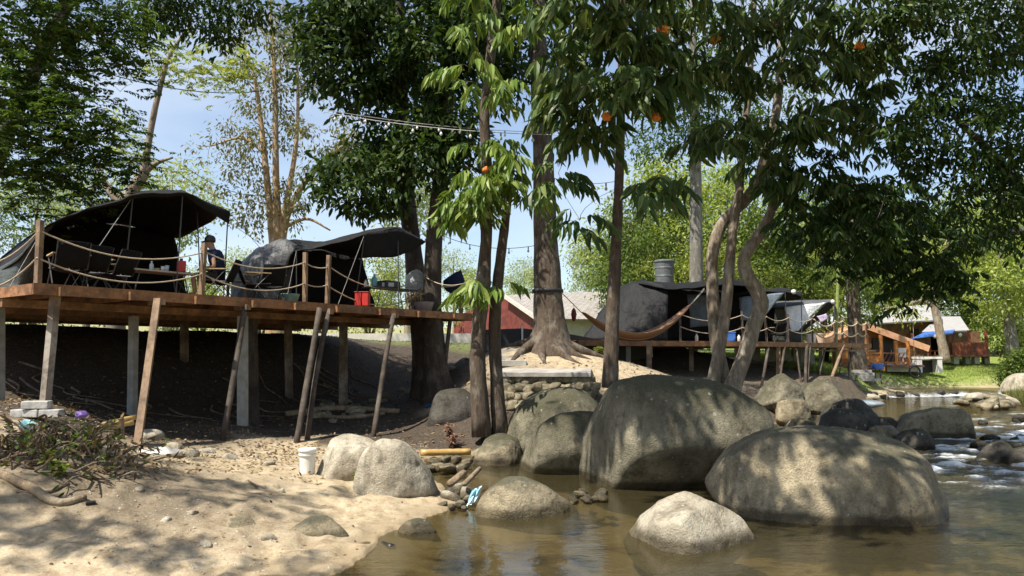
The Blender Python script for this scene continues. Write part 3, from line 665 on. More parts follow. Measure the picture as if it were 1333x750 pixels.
for i in range(34):
    u, v = random.uniform(955, 1085), random.uniform(530, 560); q = G(u, v, .3)
    stone(q[0], q[1], random.uniform(.2, .55), random.choice(["grey", "wet", "grey"]), "rounded stone in the rubble below the far deck", "rubble stones below the far deck")
for i in range(30):
    t = random.random(); u = 1085 + 130 * t; v = random.uniform(506, 521) - 2 * t
    q = P(u, v, 35 - random.uniform(0, 3)); stone(q[0], q[1], random.uniform(.25, .8), random.choice(["pale", "pale", "grey"]), "sunlit pale stone on the bank between grass and calm water", "pale stones along the grassy bank")
for i in range(22):
    u, v = random.uniform(1215, 1333), random.uniform(538, 612); q = G(u, v, 0.02)
    stone(q[0], q[1], random.uniform(.2, .55), "wet", "wet dark stone breaking the surface of the rapids", "dark stones in the rapids", z=-.03)
for i in range(20):
    u, v = random.uniform(1250, 1333), random.uniform(518, 534); q = G(u, v, 0.05)
    stone(q[0], q[1], random.uniform(.3, .8), random.choice(["grey", "pale"]), "pale stone at the foot of the right hand grass bank", "stones below the right grass bank", z=.05)
for i in range(16):
    u = random.uniform(1165, 1265); q = XZ(u, 36 + (u - 1165) * .017 + random.uniform(-.4, .3), .1)
    stone(q[0], q[1], random.uniform(.25, .6), "wet", "dark stone forming the little weir of white water", "weir stones", z=.05)
for i in range(30):
    s, t = random.uniform(7, 12.5), random.uniform(.0, 3.2); q = D(s, t)
    if sdf(np.array([q[0]]), np.array([q[1]]))[0] > .1: stone(q[0], q[1], random.uniform(.15, .45), "grey", "grey stone lying in the deep shade under the near deck", "stones in shade under the near deck")
for u, v, s in [(250, 668, .12), (180, 660, .1), (215, 676, .12), (60, 668, .16), (270, 690, .13), (350, 678, .16), (245, 603, .35), (225, 592, .3), (300, 600, .35), (270, 590, .3), (195, 588, .45), (330, 592, .22), (350, 606, .2), (365, 640, .1)]:
    q = G(u, v, .3); stone(q[0], q[1], s, "pale", "loose sandy stone lying on the dry bank of the beach", "loose stones on the beach")
# gravel and pebbles, uncountable
def scatter(name, pts, size, m, flat=.6):
    N = len(pts); base = np.array([(1, 0, 0), (-1, 0, 0), (0, 1, 0), (0, -1, 0), (0, 0, 1), (0, 0, -1)], float)
    Fs = np.array([(0, 2, 4), (2, 1, 4), (1, 3, 4), (3, 0, 4), (2, 0, 5), (1, 2, 5), (3, 1, 5), (0, 3, 5)])
    sz = size * rng.uniform(.35, 1.3, (N, 1, 1)) * rng.uniform(.7, 1.2, (N, 6, 1)); a = rng.uniform(0, 6.28, N); c_, s_ = np.cos(a), np.sin(a)
    q = base[None] * sz * np.array([1, .8, flat]); X = q[..., 0] * c_[:, None] - q[..., 1] * s_[:, None]; Yy = q[..., 0] * s_[:, None] + q[..., 1] * c_[:, None]
    V = np.stack([X, Yy, q[..., 2]], -1) + pts[:, None]; L = (Fs[None] + (np.arange(N) * 6)[:, None, None]).ravel()
    return tag(link(name, raw_mesh(name, V.reshape(-1, 3), L, np.arange(N * 8) * 3, m, False)), kind="stuff")
def land_pts(n, x0, x1, y0, y1, cond=lambda x, y, s: s > .05):
    X, Yy = rng.uniform(x0, x1, n), rng.uniform(y0, y1, n); s = sdf(X, Yy); k = cond(X, Yy, s); X, Yy = X[k], Yy[k]
    return np.c_[X, Yy, H(X, Yy)]
m_grav = simple("gravel", (.42, .36, .27), (.2, .165, .12), .9, 3, bmp=0)
scatter("gravel", land_pts(9000, -9, 0.5, 6, 16, lambda x, y, s: (s > .05) & (fbm(x, y, 1.4, 9, 3) > .02)), .018, m_grav)
scatter("gravel", land_pts(5000, -9, 14, 13, 34), .05, simple("shade_dark_gravel", (.10, .085, .065), (.04, .034, .026), .9, 3, bmp=0))  # gravel darkened so the painted shade under the decks holds
# leaf litter and bits of bark
def litter(pts, L, m, name="leaf_litter"):
    N = len(pts); d = rnd_dirs(N); d[:, 2] *= .25; nr_ = rng.normal(size=(N, 3)) * .35 + [0, 0, 1]
    o = leaf_mesh(name, pts + [0, 0, .012], d, nr_, L * rng.uniform(.4, 1.2, N), L * .45 * rng.uniform(.4, 1.1, N), m, None, TE); return tag(o, kind="stuff")
m_lit = leaf_mat("dead_leaves", (.06, .035, .016), (.20, .13, .06), (.34, .26, .14), .1, .7, .2)
litter(land_pts(5200, -10, -1, 7.5, 15, lambda x, y, s: (s > .3) & (fbm(x, y, 1.2, 12, 3) + np.clip((y - 10) * .3, -.6, .5) + np.clip((-3.6 - x) * .3, -.5, .35) > .06)), .085, m_lit)
litter(land_pts(350, -7, 0, 5.5, 11, lambda x, y, s: (s > .02)), .06, m_lit)
litter(land_pts(3500, -1, 14, 14, 33), .10, m_lit)
litter(land_pts(2600, -12, -1, 13, 22), .12, m_lit)
# ------------------------------------------------------------------ trees
bk_dark = bark_mat("dark_bark", (.062, .045, .031), (.022, .016, .012), (.12, .105, .08))
bk_brown = bark_mat("brown_bark", (.115, .082, .055), (.045, .031, .021), (.21, .185, .145))
bk_pale = bark_mat("pale_bark", (.31, .25, .18), (.13, .10, .07), (.42, .38, .31))
bk_tan = bark_mat("tan_bark", (.46, .32, .17), (.28, .18, .09), (.50, .42, .30), .7)
bk_grey = bark_mat("grey_bark", (.20, .19, .16), (.11, .10, .08), (.30, .29, .25))
lf_dark = leaf_mat("dark_leaves", (.018, .038, .009), (.036, .068, .015), (.080, .12, .028), .28)
lf_mid = leaf_mat("mid_green_leaves", (.035, .072, .014), (.065, .115, .022), (.12, .17, .035), .35)
lf_sar = leaf_mat("long_drooping_leaves", (.028, .060, .016), (.075, .125, .034), (.19, .24, .09), .25, .42, .25)
lf_bright = leaf_mat("sunlit_drooping_leaves", (.075, .14, .022), (.16, .24, .045), (.26, .32, .085), .30, .42, .3)  # brighter copy of the drooping leaves, sunlight put into the colour
lf_fine = leaf_mat("fine_pinnate_leaves", (.030, .062, .012), (.055, .10, .02), (.14, .19, .04), .40)
lf_lime = leaf_mat("lime_leaves", (.14, .18, .035), (.24, .28, .06), (.36, .38, .12), .45)
lf_far = leaf_mat("sunny_leaves", (.13, .19, .035), (.27, .33, .08), (.44, .47, .18), .45)
lf_far2 = leaf_mat("deep_green_leaves", (.05, .09, .018), (.10, .155, .03), (.18, .22, .06), .35)
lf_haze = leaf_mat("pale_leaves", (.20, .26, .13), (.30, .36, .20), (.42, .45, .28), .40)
lf_dry = leaf_mat("brownish_leaves", (.10, .11, .045), (.18, .18, .08), (.30, .27, .15), .30)
def tp(spec):
    """[(u, v, distance, half width in px)] -> trunk points in the world"""
    return np.array([[*P(u, v, d), PX(r, d)] for u, v, d, r in spec])
def pb(t, u, v, d, ru, rv, n, dd=None):
    t.blob(P(u, v, d), (PX(ru, d), dd or max(.6, PX((ru + rv) / 2, d)), PX(rv, d)), n); return t

# two tall dark trunks behind the near deck
t = Tree("broadleaf_tree", "tall dark trunked tree behind the near deck with a white sack tied to it", "tree", P(556, 535, 21), bk_dark, "tall trees behind the decks")
t.trunk(tp([(556, 535, 21, 17), (553, 470, 21, 16), (545, 400, 21, 13), (537, 320, 21, 11.5), (529, 250, 21, 10.5), (524, 150, 21, 9), (520, 60, 21, 8.5), (517, -70, 21, 8), (515, -200, 21, 6)]), 34, 14, .04, .55, .9)
for q in [(425, 70, 20, 45, 55, 26), (480, 130, 20.5, 40, 40, 22), (470, 240, 20, 62, 40, 42), (500, 60, 21, 60, 60, 40), (410, 25, 20, 30, 35, 12), (500, -40, 21, 110, 50, 40), (540, 110, 22, 40, 60, 24), (505, 190, 21, 35, 25, 14)]: pb(t, *q)
t.grow(); t.trunk_done(); t.crown(44, .42, .27, .095, lf_dark, TE, .5)
t = Tree("broadleaf_tree", "straight dark trunk beside the sack tree, leaning right as it rises", "tree", P(570, 535, 20.3), bk_dark, "tall trees behind the decks")
t.trunk(tp([(574, 535, 20.3, 18), (566, 460, 20.3, 14), (563, 400, 20.3, 12), (564, 330, 20.3, 11.5), (570, 260, 20.3, 10), (576, 200, 20.3, 9), (583, 130, 20.3, 8.5), (591, 60, 20.3, 8), (603, -60, 20.3, 7), (610, -180, 20.3, 6)]), 32, 14, .04, .55, .9)
for q in [(590, 150, 20, 40, 60, 40), (560, 60, 20, 50, 60, 40), (620, 40, 20, 50, 60, 34), (585, 215, 20, 28, 35, 16), (660, 110, 20.5, 22, 40, 10), (610, -40, 20, 90, 40, 36), (545, 190, 20, 28, 50, 18), (520, 20, 20, 90, 40, 40), (640, 60, 20.5, 40, 60, 26), (450, 30, 20, 40, 40, 18)]: pb(t, *q)
t.grow(); t.trunk_done(); t.crown(42, .42, .27, .095, lf_dark, TE, .5)
# big straight trunk on the mound
t = Tree("broadleaf_tree", "thickest straight trunk with flared roots on the sandy mound, hammock strap round it", "tree", P(716, 458, 21), bk_brown, "tall trees behind the decks")
t.trunk(tp([(716, 466, 21, 40), (716, 448, 21, 30), (716, 428, 21, 23), (714, 400, 21, 19.5), (712, 350, 21, 17.5), (710, 300, 21, 15.5), (707, 200, 21, 13.5), (702, 100, 21, 12), (699, 0, 21, 11), (696, -120, 21, 9), (694, -220, 21, 6)]), 44, 18, .03, .7)
for a, L in ((-2.7, 1.5), (-2.1, 1.1), (-1.4, 1.2), (-.9, 1.0), (-.3, 1.6), (.5, 1.1), (2.6, 1.2)):
    b0 = P(716, 452, 21); pts = []
    for k in np.linspace(0, 1, 6):
        x, y = b0[0] + math.cos(a + .4 * k) * (.25 + L * k), b0[1] + math.sin(a + .4 * k) * (.25 + L * k)
        pts.append([x, y, hz(x, y) + .30 * (1 - k) ** 2 - .02, .17 * (1 - k) + .03])
    t.mb.tube(np.array(pts)[:, :3], np.array(pts)[:, 3], 8, .05)
for q in [(700, -60, 21, 120, 60, 60), (740, 60, 21.5, 45, 30, 12), (660, 30, 21.5, 40, 40, 14), (690, 80, 22, 20, 30, 8)]: pb(t, *q)
t.grow(); t.trunk_done()
t.mb = MB(); zz = P(713, 379, 21)
MB().lathe([(PX(19.6, 21), -.05), (PX(20.6, 21), -.045), (PX(20.6, 21), .045), (PX(19.6, 21), .05)], zz, 20).build("strap", simple("black_webbing", (.015, .015, .017), None, .7, bmp=0), t.root, smooth=True)
t.crown(42, .55, .24, .085, lf_dark, TE, .5)

# slim twin stems with the sunlit drooping leaves
def flowers(t, pts, d):
    for u, v, r in pts:
        c = P(u, v, d); mb = MB(); q = c + rnd_dirs(34) * PX(r, d) * rng.uniform(.2, 1, (34, 1)) * [1, 1, .75]
        for x in q: mb.add(ICO12[0] * .045 * rng.uniform(.6, 1.2) + x, ICO12[1])
        mb.build("flower_cluster", m_flower, t.root)
_bm = bmesh.new(); bmesh.ops.create_icosphere(_bm, subdivisions=1, radius=1)
ICO12 = (np.array([v.co[:] for v in _bm.verts]), [tuple(v.index for v in f.verts) for f in _bm.faces]); _bm.free()
m_flower = simple("orange_blossom", (.75, .27, .035), (.5, .12, .02), .7, 12, bmp=0)
t = Tree("saraca_tree", "slim twin stemmed tree at the deck's end with bright sunlit drooping leaves", "tree", P(632, 566, 15.6), bk_brown, "drooping leaved trees on the bank")
t.trunk(tp([(627, 568, 15.5, 13), (622, 480, 15.5, 10.5), (624, 420, 15.5, 9.5), (628, 375, 15.5, 10.5), (632, 330, 15.5, 8), (634, 270, 15.5, 7.5), (633, 200, 15.5, 7), (631, 150, 15.5, 6.8), (640, 60, 15.5, 6.5), (647, 0, 15.5, 6), (656, -90, 15.5, 4)]), 36, 12, .06, .35)
t.trunk(tp([(651, 566, 15.7, 11), (646, 490, 15.7, 8.5), (644, 420, 15.7, 8), (650, 350, 15.7, 7), (657, 295, 15.7, 6), (664, 230, 15.7, 4.5), (668, 190, 15.7, 2.5)]), 24, 10, .06, .6)
for q in [(610, 235, 15.2, 22, 14, 6), (650, 215, 15.0, 38, 16, 8), (632, 255, 14.8, 42, 18, 9), (672, 245, 15.2, 16, 16, 4), (625, 190, 15.4, 26, 10, 4), (612, 378, 15.0, 14, 7, 3), (640, 372, 15, 12, 7, 2), (608, 30, 14.6, 20, 10, 4), (650, 118, 15, 16, 10, 4), (690, 20, 14, 26, 14, 6), (612, 95, 15, 22, 10, 4), (600, 275, 15, 26, 12, 5), (640, -20, 15, 60, 30, 14)]: pb(t, *q)
t.grow(kmax=.03); t.trunk_done()
t.crown_fronds(2, .50, 5, .40, .098, lf_bright, TF, .55, 1.0, .1, .1, "crown")
flowers(t, [(668, 211, 4), (632, 221, 3)], 14.9)
# slim straight trunk behind the huge boulder
t = Tree("saraca_tree", "slim straight trunk rising behind the huge dark boulder into drooping leaves", "tree", P(795, 492, 14.3), bk_brown, "drooping leaved trees on the bank")
t.trunk(tp([(794, 505, 14.3, 11), (796, 450, 14.3, 9.5), (799, 380, 14.3, 8.5), (803, 300, 14.3, 7), (807, 200, 14.3, 6), (809, 100, 14.3, 5.5), (811, 30, 14.3, 5), (812, -60, 14.3, 4), (812, -160, 14.3, 3)]), 34, 12, .05, .5)
for q in [(740, 10, 13, 45, 14, 9), (790, 25, 12.8, 40, 16, 9), (735, 85, 13.2, 30, 10, 6), (760, 110, 13, 40, 14, 9), (800, 118, 12.6, 36, 14, 8), (780, 165, 13.4, 36, 14, 7), (830, 70, 13, 36, 22, 9), (740, 150, 13.6, 25, 12, 5), (850, 110, 12.6, 26, 14, 6), (800, -40, 13.5, 120, 40, 26), (725, 235, 14.2, 18, 8, 3), (748, 285, 14.4, 10, 6, 2), (845, 245, 12.4, 36, 10, 5)]: pb(t, *q)
t.grow(kmax=.03); t.trunk_done()
t.crown_fronds(2, .55, 5, .40, .10, lf_sar, TF, .55, .95, .1, .12, "crown")
flowers(t, [(853, 152, 8), (790, 152, 6), (862, 40, 7)], 12.9)
# the crooked trees by the far deck
t = Tree("saraca_tree", "forked tree of two thin crossing stems tied with rope near the far deck", "tree", P(938, 520, 16.6), bk_pale, "drooping leaved trees on the bank")
t.trunk(tp([(925, 524, 16.5, 10), (932, 480, 16.5, 8), (941, 430, 16.5, 7.5), (948, 372, 16.5, 7), (953, 305, 16.5, 6), (962, 252, 16.5, 5.5), (966, 200, 16.5, 5), (974, 120, 16.5, 4.5), (980, 30, 16.5, 4), (984, -60, 16.5, 3)]), 32, 11, .06, .5)
t.trunk(tp([(945, 524, 16.8, 12), (937, 470, 16.8, 9), (931, 430, 16.8, 8.5), (928, 386, 16.8, 8), (927, 338, 16.8, 8), (939, 293, 16.8, 7.5), (968, 263, 16.7, 7.5), (987, 235, 16.6, 7), (995, 205, 16.5, 6.5), (1010, 150, 16.5, 6), (1018, 60, 16.5, 5), (1025, -60, 16.5, 4)]), 32, 12, .07, .5)
for q in [(930, 70, 14.5, 36, 18, 9), (900, 20, 14, 45, 20, 9), (880, 90, 13.6, 28, 14, 7), (975, 170, 14.5, 44, 14, 9), (960, 100, 15, 40, 16, 9), (1000, 40, 14.6, 50, 24, 12), (1060, 20, 14.4, 50, 26, 12), (1040, 90, 14.6, 46, 22, 12), (1090, 70, 15, 44, 24, 12), (1110, 20, 14, 50, 24, 10), (990, 215, 15.4, 36, 14, 8), (1040, 170, 15.2, 44, 22, 12), (1090, 140, 15.4, 40, 24, 11), (920, 190, 14.4, 34, 14, 7), (1000, -40, 15, 160, 40, 36), (1040, 240, 15.4, 40, 24, 10), (1130, 100, 15, 40, 26, 10), (1150, 60, 15, 40, 26, 10), (1140, 175, 15.2, 40, 26, 10), (860, 40, 14, 40, 20, 6)]: pb(t, *q)
t.grow(kmax=.04); t.trunk_done()
t.crown_fronds(2, .55, 5, .36, .09, lf_sar, TF, .55, .9, .1, .14, "crown")
flowers(t, [(1007, 36, 9), (1076, 34, 7), (1118, 60, 6), (928, 52, 8)], 14.3)
t = Tree("saraca_tree", "crooked pale trunk with a sharp elbow leaning out beside the far deck", "tree", P(948, 522, 16.2), bk_pale, "drooping leaved trees on the bank")
t.trunk(tp([(944, 530, 16.2, 12), (957, 495, 16.2, 10.5), (970, 462, 16.2, 9.5), (981, 425, 16.2, 9.5), (990, 398, 16.2, 10), (984, 377, 16.2, 9), (972, 358, 16.2, 9), (969, 335, 16.2, 8), (984, 312, 16.2, 7.5), (998, 288, 16.2, 6.5), (1012, 255, 16.2, 5), (1022, 215, 16.2, 3.5)]), 40, 12, .08, .75)
for q in [(1060, 285, 15.5, 50, 26, 14), (1100, 245, 15.2, 50, 26, 14), (1030, 240, 15.8, 30, 26, 8), (1110, 310, 15, 50, 22, 12), (1150, 280, 14.8, 46, 30, 14), (1060, 215, 15.6, 40, 22, 10)]: pb(t, *q)
t.grow(kmax=.04); t.trunk_done(); t.crown_fronds(3, .42, 6, .24, .062, lf_dark, TE, .55, .9, .1, .14, "crown")
# trees whose boughs hang in from the right
t = Tree("broadleaf_tree", "dark small leaved tree hanging in over the stream at the right edge", "tree", XZ(1440, 15.5, .9), bk_dark, "trees overhanging the stream")
t.trunk(tp([(1430, 520, 15.5, 16), (1410, 380, 15.5, 14), (1370, 200, 15.5, 12), (1340, 60, 15.5, 10), (1325, -80, 15.5, 8)]), 26, 12, .05, .3)
t.limb(tp([(1400, 330, 15.5, 9), (1340, 260, 15, 7), (1290, 200, 14.5, 5), (1240, 150, 14, 3)]))
for q in [(1255, 60, 14, 60, 50, 34), (1310, 40, 14, 50, 60, 36), (1210, 120, 14, 40, 40, 18), (1260, 170, 14, 46, 50, 26), (1310, 170, 14.5, 40, 60, 36), (1225, 225, 14.4, 40, 30, 14), (1290, 260, 14.5, 50, 40, 26), (1330, 290, 15, 36, 60, 22), (1180, 20, 14, 50, 34, 20), (1260, -40, 14, 130, 40, 50), (1190, 180, 14, 34, 30, 10), (1340, 110, 15, 40, 90, 30)]: pb(t, *q)
t.grow(); t.trunk_done(); t.crown(40, .34, .165, .056, lf_dark, TE, .7)
t = Tree("broadleaf_tree", "heavy dark bough reaching across the stream with long hanging leaves, in front of the cabins", "tree", XZ(1470, 19, .9), bk_dark, "trees overhanging the stream")
t.trunk(tp([(1450, 510, 19, 15), (1430, 400, 19, 13), (1400, 300, 19, 11), (1360, 220, 19, 9), (1340, 100, 19, 7)]), 22, 10, .05, .3)
t.limb(tp([(1400, 300, 19, 8), (1330, 300, 18.5, 6), (1260, 310, 18, 5), (1190, 300, 17.5, 4), (1130, 290, 17, 2.5)]), 14)
for q in [(1180, 345, 17, 50, 30, 24), (1120, 330, 17, 44, 26, 18), (1220, 310, 17.6, 44, 34, 22), (1160, 270, 17.4, 56, 34, 30), (1215, 360, 17, 30, 24, 10), (1260, 300, 18, 40, 30, 12), (1100, 270, 17, 40, 26, 14), (1180, 390, 16.8, 26, 8, 5), (1240, 375, 17, 20, 14, 5), (1070, 310, 17, 40, 26, 12)]: pb(t, *q)
t.grow(); t.trunk_done(); t.crown_fronds(3, .42, 6, .24, .065, lf_dark, TE, .5, .7, .1, .2)
# fine leaved tree at the upper left
t = Tree("pinnate_tree", "large feathery leaved tree filling the upper left corner", "tree", XZ(-170, 17, 2.2), bk_brown)
t.trunk(tp([(-170, 470, 17, 18), (-150, 300, 17, 15), (-110, 150, 17, 12), (-60, 30, 16.5, 9), (-20, -60, 16, 7)]), 24, 12, .05, .3)
t.limb(tp([(-120, 190, 17, 9), (-50, 150, 16, 6), (40, 130, 15.5, 4), (110, 140, 15, 2)]), 12)
t.limb(tp([(-130, 240, 17, 8), (-60, 220, 16.5, 6), (20, 225, 16, 4), (90, 230, 15.6, 2)]), 12)
for q in [(30, 40, 15, 60, 60, 44), (100, 60, 15.5, 50, 60, 36), (60, 140, 15, 60, 50, 44), (110, 170, 15, 45, 45, 34), (20, 200, 15.5, 50, 40, 28), (90, 235, 15.5, 60, 24, 22), (150, 30, 16, 40, 40, 16), (150, 100, 16, 26, 30, 10), (50, -50, 15, 130, 50, 50), (160, 205, 15.5, 16, 20, 6), (20, 100, 15, 40, 60, 24), (-40, 160, 15.5, 50, 90, 30), (60, 265, 15.6, 50, 14, 10)]: pb(t, *q)
t.grow(); t.trunk_done(); t.crown_fronds(6, .44, 9, .125, .05, lf_fine, TQ, .35, .25, .12, .28)
# dark bough across the top, left of centre
t = Tree("broadleaf_tree", "dark leafy bough crossing the top edge above the bare tan tree", "tree", XZ(-60, 25, 2.7), bk_dark)
t.trunk(tp([(-60, 440, 25, 13), (-20, 250, 25, 11), (60, 60, 24, 9), (120, -40, 23, 7), (200, -90, 22, 5)]), 24, 10, .05, .4)
t.limb(tp([(120, -40, 23, 6), (220, -20, 21, 5), (320, -5, 20, 3)]))
for q in [(240, 15, 20, 56, 20, 26), (190, 20, 20.5, 34, 18, 12), (310, 8, 20, 44, 12, 14), (280, 45, 20, 24, 14, 9), (250, -40, 20, 110, 30, 34)]: pb(t, *q)
t.grow(); t.trunk_done(); t.crown(44, .5, .20, .075, lf_dark, TE, .5)
# pale trunk behind the left tent
t = Tree("broadleaf_tree", "pale leaning trunk with yellow green leaves rising behind the largest tent", "tree", XZ(160, 27, 2.7), bk_pale)
t.trunk(tp([(148, 460, 27, 14), (151, 360, 27, 12), (158, 290, 27, 11), (168, 255, 27, 9), (186, 228, 27, 7), (191, 200, 27, 4.5), (200, 150, 27, 4), (210, 108, 27, 3.3), (222, 70, 27, 2.5), (250, 30, 27, 1.5)]), 34, 12, .06, .45)
t.limb(tp([(162, 268, 27, 9), (148, 252, 27, 7), (135, 235, 27, 4), (120, 200, 27, 2)])); t.limb(tp([(186, 226, 27, 5), (205, 212, 27, 3), (225, 205, 27, 1.5)]))
for q in [(240, 85, 27, 50, 22, 18), (285, 100, 26, 40, 22, 18), (215, 75, 27, 30, 20, 9), (170, 200, 27.5, 40, 24, 16), (205, 230, 28, 36, 20, 12), (310, 85, 26, 24, 18, 7), (150, 170, 27.5, 26, 22, 8)]: pb(t, *q)
t.grow(); t.trunk_done(); t.crown_fronds(4, .5, 7, .17, .065, lf_lime, TQ, .35, .3, .12, .3)
# thin crowned tree with tan stems
t = Tree("bare_tree", "thin tree of several tan stems with sparse brownish leaves between the two tents", "tree", XZ(362, 30, 2.7), bk_tan)
t.trunk(tp([(359, 460, 30, 15), (360, 385, 30, 12), (361, 330, 30, 10), (361, 290, 30, 6), (359, 220, 30, 4.5), (358, 120, 30, 3.4), (354, 40, 30, 2.4), (350, -30, 30, 1.3)]), 26, 10, .05, .3)
t.trunk(tp([(358, 330, 30, 7), (351, 270, 30, 5), (343, 190, 30, 3.8), (333, 110, 30, 2.6), (322, 70, 30, 1.2)]), 20, 9, .05, .3)
t.trunk(tp([(364, 325, 30, 7), (374, 280, 30, 4.8), (392, 245, 30, 3.6), (420, 210, 29.5, 2.6), (455, 185, 29, 1.6)]), 18, 8, .05, .3)
t.trunk(tp([(362, 320, 30, 5), (384, 200, 30, 3), (388, 120, 30, 2), (385, 60, 30, 1.2)]), 18, 8, .05, .3)
t.limb(tp([(346, 200, 30, 2.6), (315, 180, 30, 1.8), (275, 190, 30, 1)])); t.limb(tp([(372, 295, 30, 3), (400, 285, 30, 2), (430, 300, 30, 1)]))
for q in [(300, 200, 30, 45, 40, 20), (340, 60, 30, 50, 50, 34), (390, 90, 30, 45, 45, 26), (350, 160, 30, 45, 50, 24), (430, 180, 29, 55, 30, 26), (400, 250, 30, 45, 35, 16), (320, 250, 30, 36, 40, 14), (400, 20, 30, 50, 30, 20), (350, 290, 30, 60, 20, 10), (460, 210, 29, 25, 25, 8)]: pb(t, *q)
t.grow(twig=.012); t.trunk_done(); t.crown(44, .46, .21, .08, lf_dry, TQ, .7)
# grey column behind the far tents
t = Tree("broadleaf_tree", "straight grey trunk standing behind the water tank and far tents", "tree", XZ(906, 35, 2.1), bk_grey, "tall trees behind the decks")
t.trunk(tp([(906, 455, 35, 10), (906, 370, 35, 9), (906, 280, 35, 8), (905, 180, 35, 7), (903, 90, 35, 6), (900, 0, 35, 4)]), 26, 12, .04, .6)
for q in [(900, 130, 34, 60, 50, 40), (860, 180, 35, 40, 40, 20), (950, 150, 34, 50, 50, 30), (900, 40, 34, 80, 50, 40), (1010, 140, 35, 50, 60, 30)]: pb(t, *q)
t.grow(twig=.015); t.trunk_done(); t.crown(48, .8, .26, .11, lf_mid, TQ, .4)
# vine hung tree at the end of the far deck
t = Tree("broadleaf_tree", "stout trunk hung with dry vines at the end of the far deck", "tree", XZ(1116, 38, 1.0), bk_brown)
t.trunk(tp([(1118, 490, 38, 13), (1115, 450, 38, 9.5), (1112, 410, 38, 8.5), (1110, 360, 38, 8), (1112, 300, 38, 6), (1118, 240, 38, 6)]), 24, 12, .08, .3)
for q in [(1095, 350, 37.5, 40, 30, 26), (1140, 370, 37.5, 36, 34, 26), (1115, 320, 38, 50, 30, 26), (1150, 330, 38, 40, 30, 20)]: pb(t, *q)
t.grow(twig=.015); t.trunk_done(); t.crown(22, .65, .26, .10, lf_far2, TQ, .9)
# leaning pale trunk by the cabins and leafy tree on the right bank
t = Tree("broadleaf_tree", "leaning pale trunk in front of the blue awning, one limb stretched left", "tree", XZ(1230, 44, 1.1), bk_pale)
t.trunk(tp([(1231, 472, 44, 7), (1226, 445, 44, 5.5), (1220, 415, 44, 4.8), (1214, 385, 44, 4), (1222, 350, 44, 3), (1235, 310, 44, 2)]), 20, 10, .06, .4)
t.limb(tp([(1217, 400, 44, 3.5), (1200, 392, 44, 3), (1175, 398, 43.5, 2.4), (1150, 402, 43, 1.6)]), 14)
for q in [(1245, 330, 44, 45, 30, 22), (1205, 340, 44, 30, 24, 12), (1165, 405, 43, 26, 8, 6)]: pb(t, *q)
t.grow(twig=.015); t.trunk_done(); t.crown(44, .7, .26, .11, lf_far, TQ, .4)
t = Tree("broadleaf_tree", "leafy sunlit tree on the right bank beside the red veranda", "tree", XZ(1318, 41, 1.0), bk_grey)
t.trunk(tp([(1320, 492, 41, 9), (1319, 460, 41, 8), (1314, 420, 41, 6.5), (1308, 370, 41, 4), (1300, 320, 41, 2.5)]), 20, 10, .06, .3)
for q in [(1300, 378, 40.5, 40, 36, 40), (1330, 350, 41, 40, 50, 36), (1300, 310, 42, 60, 36, 34), (1350, 420, 41, 26, 40, 14)]: pb(t, *q)
t.grow(twig=.015); t.trunk_done(); t.crown(64, .62, .25, .11, lf_far, TQ, .4)
# young palm
t = Tree("palm", "slender lime green palm stem standing at the far deck rail", "palm", XZ(1088, 34, 1.0), simple("green_palm_stem", (.26, .30, .08), (.15, .20, .05), .5, 6, (1, 1, 3)))
t.trunk(tp([(1087, 500, 34, 2.8), (1088, 440, 34, 2.6), (1090, 390, 34, 2.3), (1091, 348, 34, 2.0), (1090, 325, 34, 1.5)]), 16, 10); t.trunk_done()
C = P(1090, 330, 34); t.clumps = [np.repeat(C[None], 9, 0)]
t.crown_fronds(1, 1.5, 14, .55, .06, lf_lime, TE, .75, .35, .75, .05)
# trees that stand out of view towards the sun and throw the dappled shade
t = Tree("shade_tree", "spreading tree over the boulders, known by its dappled shade on them", "tree", (8.2, 1.0, .8), bk_brown)
t.trunk(np.array([[8.2, 1, .3, .3], [7.2, 2.2, 4, .24], [5.2, 3.8, 7.4, .18], [3.6, 4.8, 9, .12], [2.0, 5.2, 10, .06]]), 24, 12, .05, .4)
for c, r, k in [((.1, 5.9, 9.3), (1.25, .85, .5), 8), ((1.5, 6.5, 9.8), (1.2, .8, .5), 9), ((3.4, 6.4, 9.8), (1.5, 1.0, .7), 12), ((5.2, 5.6, 9.6), (1.7, 1.7, .8), 30), ((7.0, 7.0, 10.2), (1.8, 1.8, .8), 34), ((-.9, 6.7, 9.6), (1.1, .9, .6), 13), ((4.2, 7.6, 11.6), (1.8, 1.6, .7), 30), ((7.5, 10.2, 13.0), (2.4, 2.2, .9), 40), ((2.2, 8.4, 12.2), (1.4, 1.2, .6), 16), ((-1.5, 8.7, 9.6), (1.3, 1.1, .6), 34), ((-.1, 9.6, 10), (1.3, 1.1, .6), 30), ((-2.9, 10.2, 9.8), (1.1, .8, .5), 14), ((1.8, 11.4, 10.5), (1.6, 1.4, .6), 22), ((4.2, 12.6, 11), (1.8, 1.6, .7), 26)]: t.blob(c, r, int(k * .8), .2)
t.grow(); t.trunk_done(); t.crown_fronds(7, .5, 5, .36, .12, lf_sar, TE, .5, .7, .1, .3)
t = Tree("shade_tree", "tree beside the brush heap side of the beach, known by the broken shade it throws", "tree", (-11.5, 2.5, 1.0), bk_brown)
t.trunk(np.array([[-11.5, 2.5, .3, .28], [-11, 3.2, 4, .22], [-10, 4.0, 7, .15], [-8.5, 4.5, 9, .08]]), 20, 12, .05, .4)
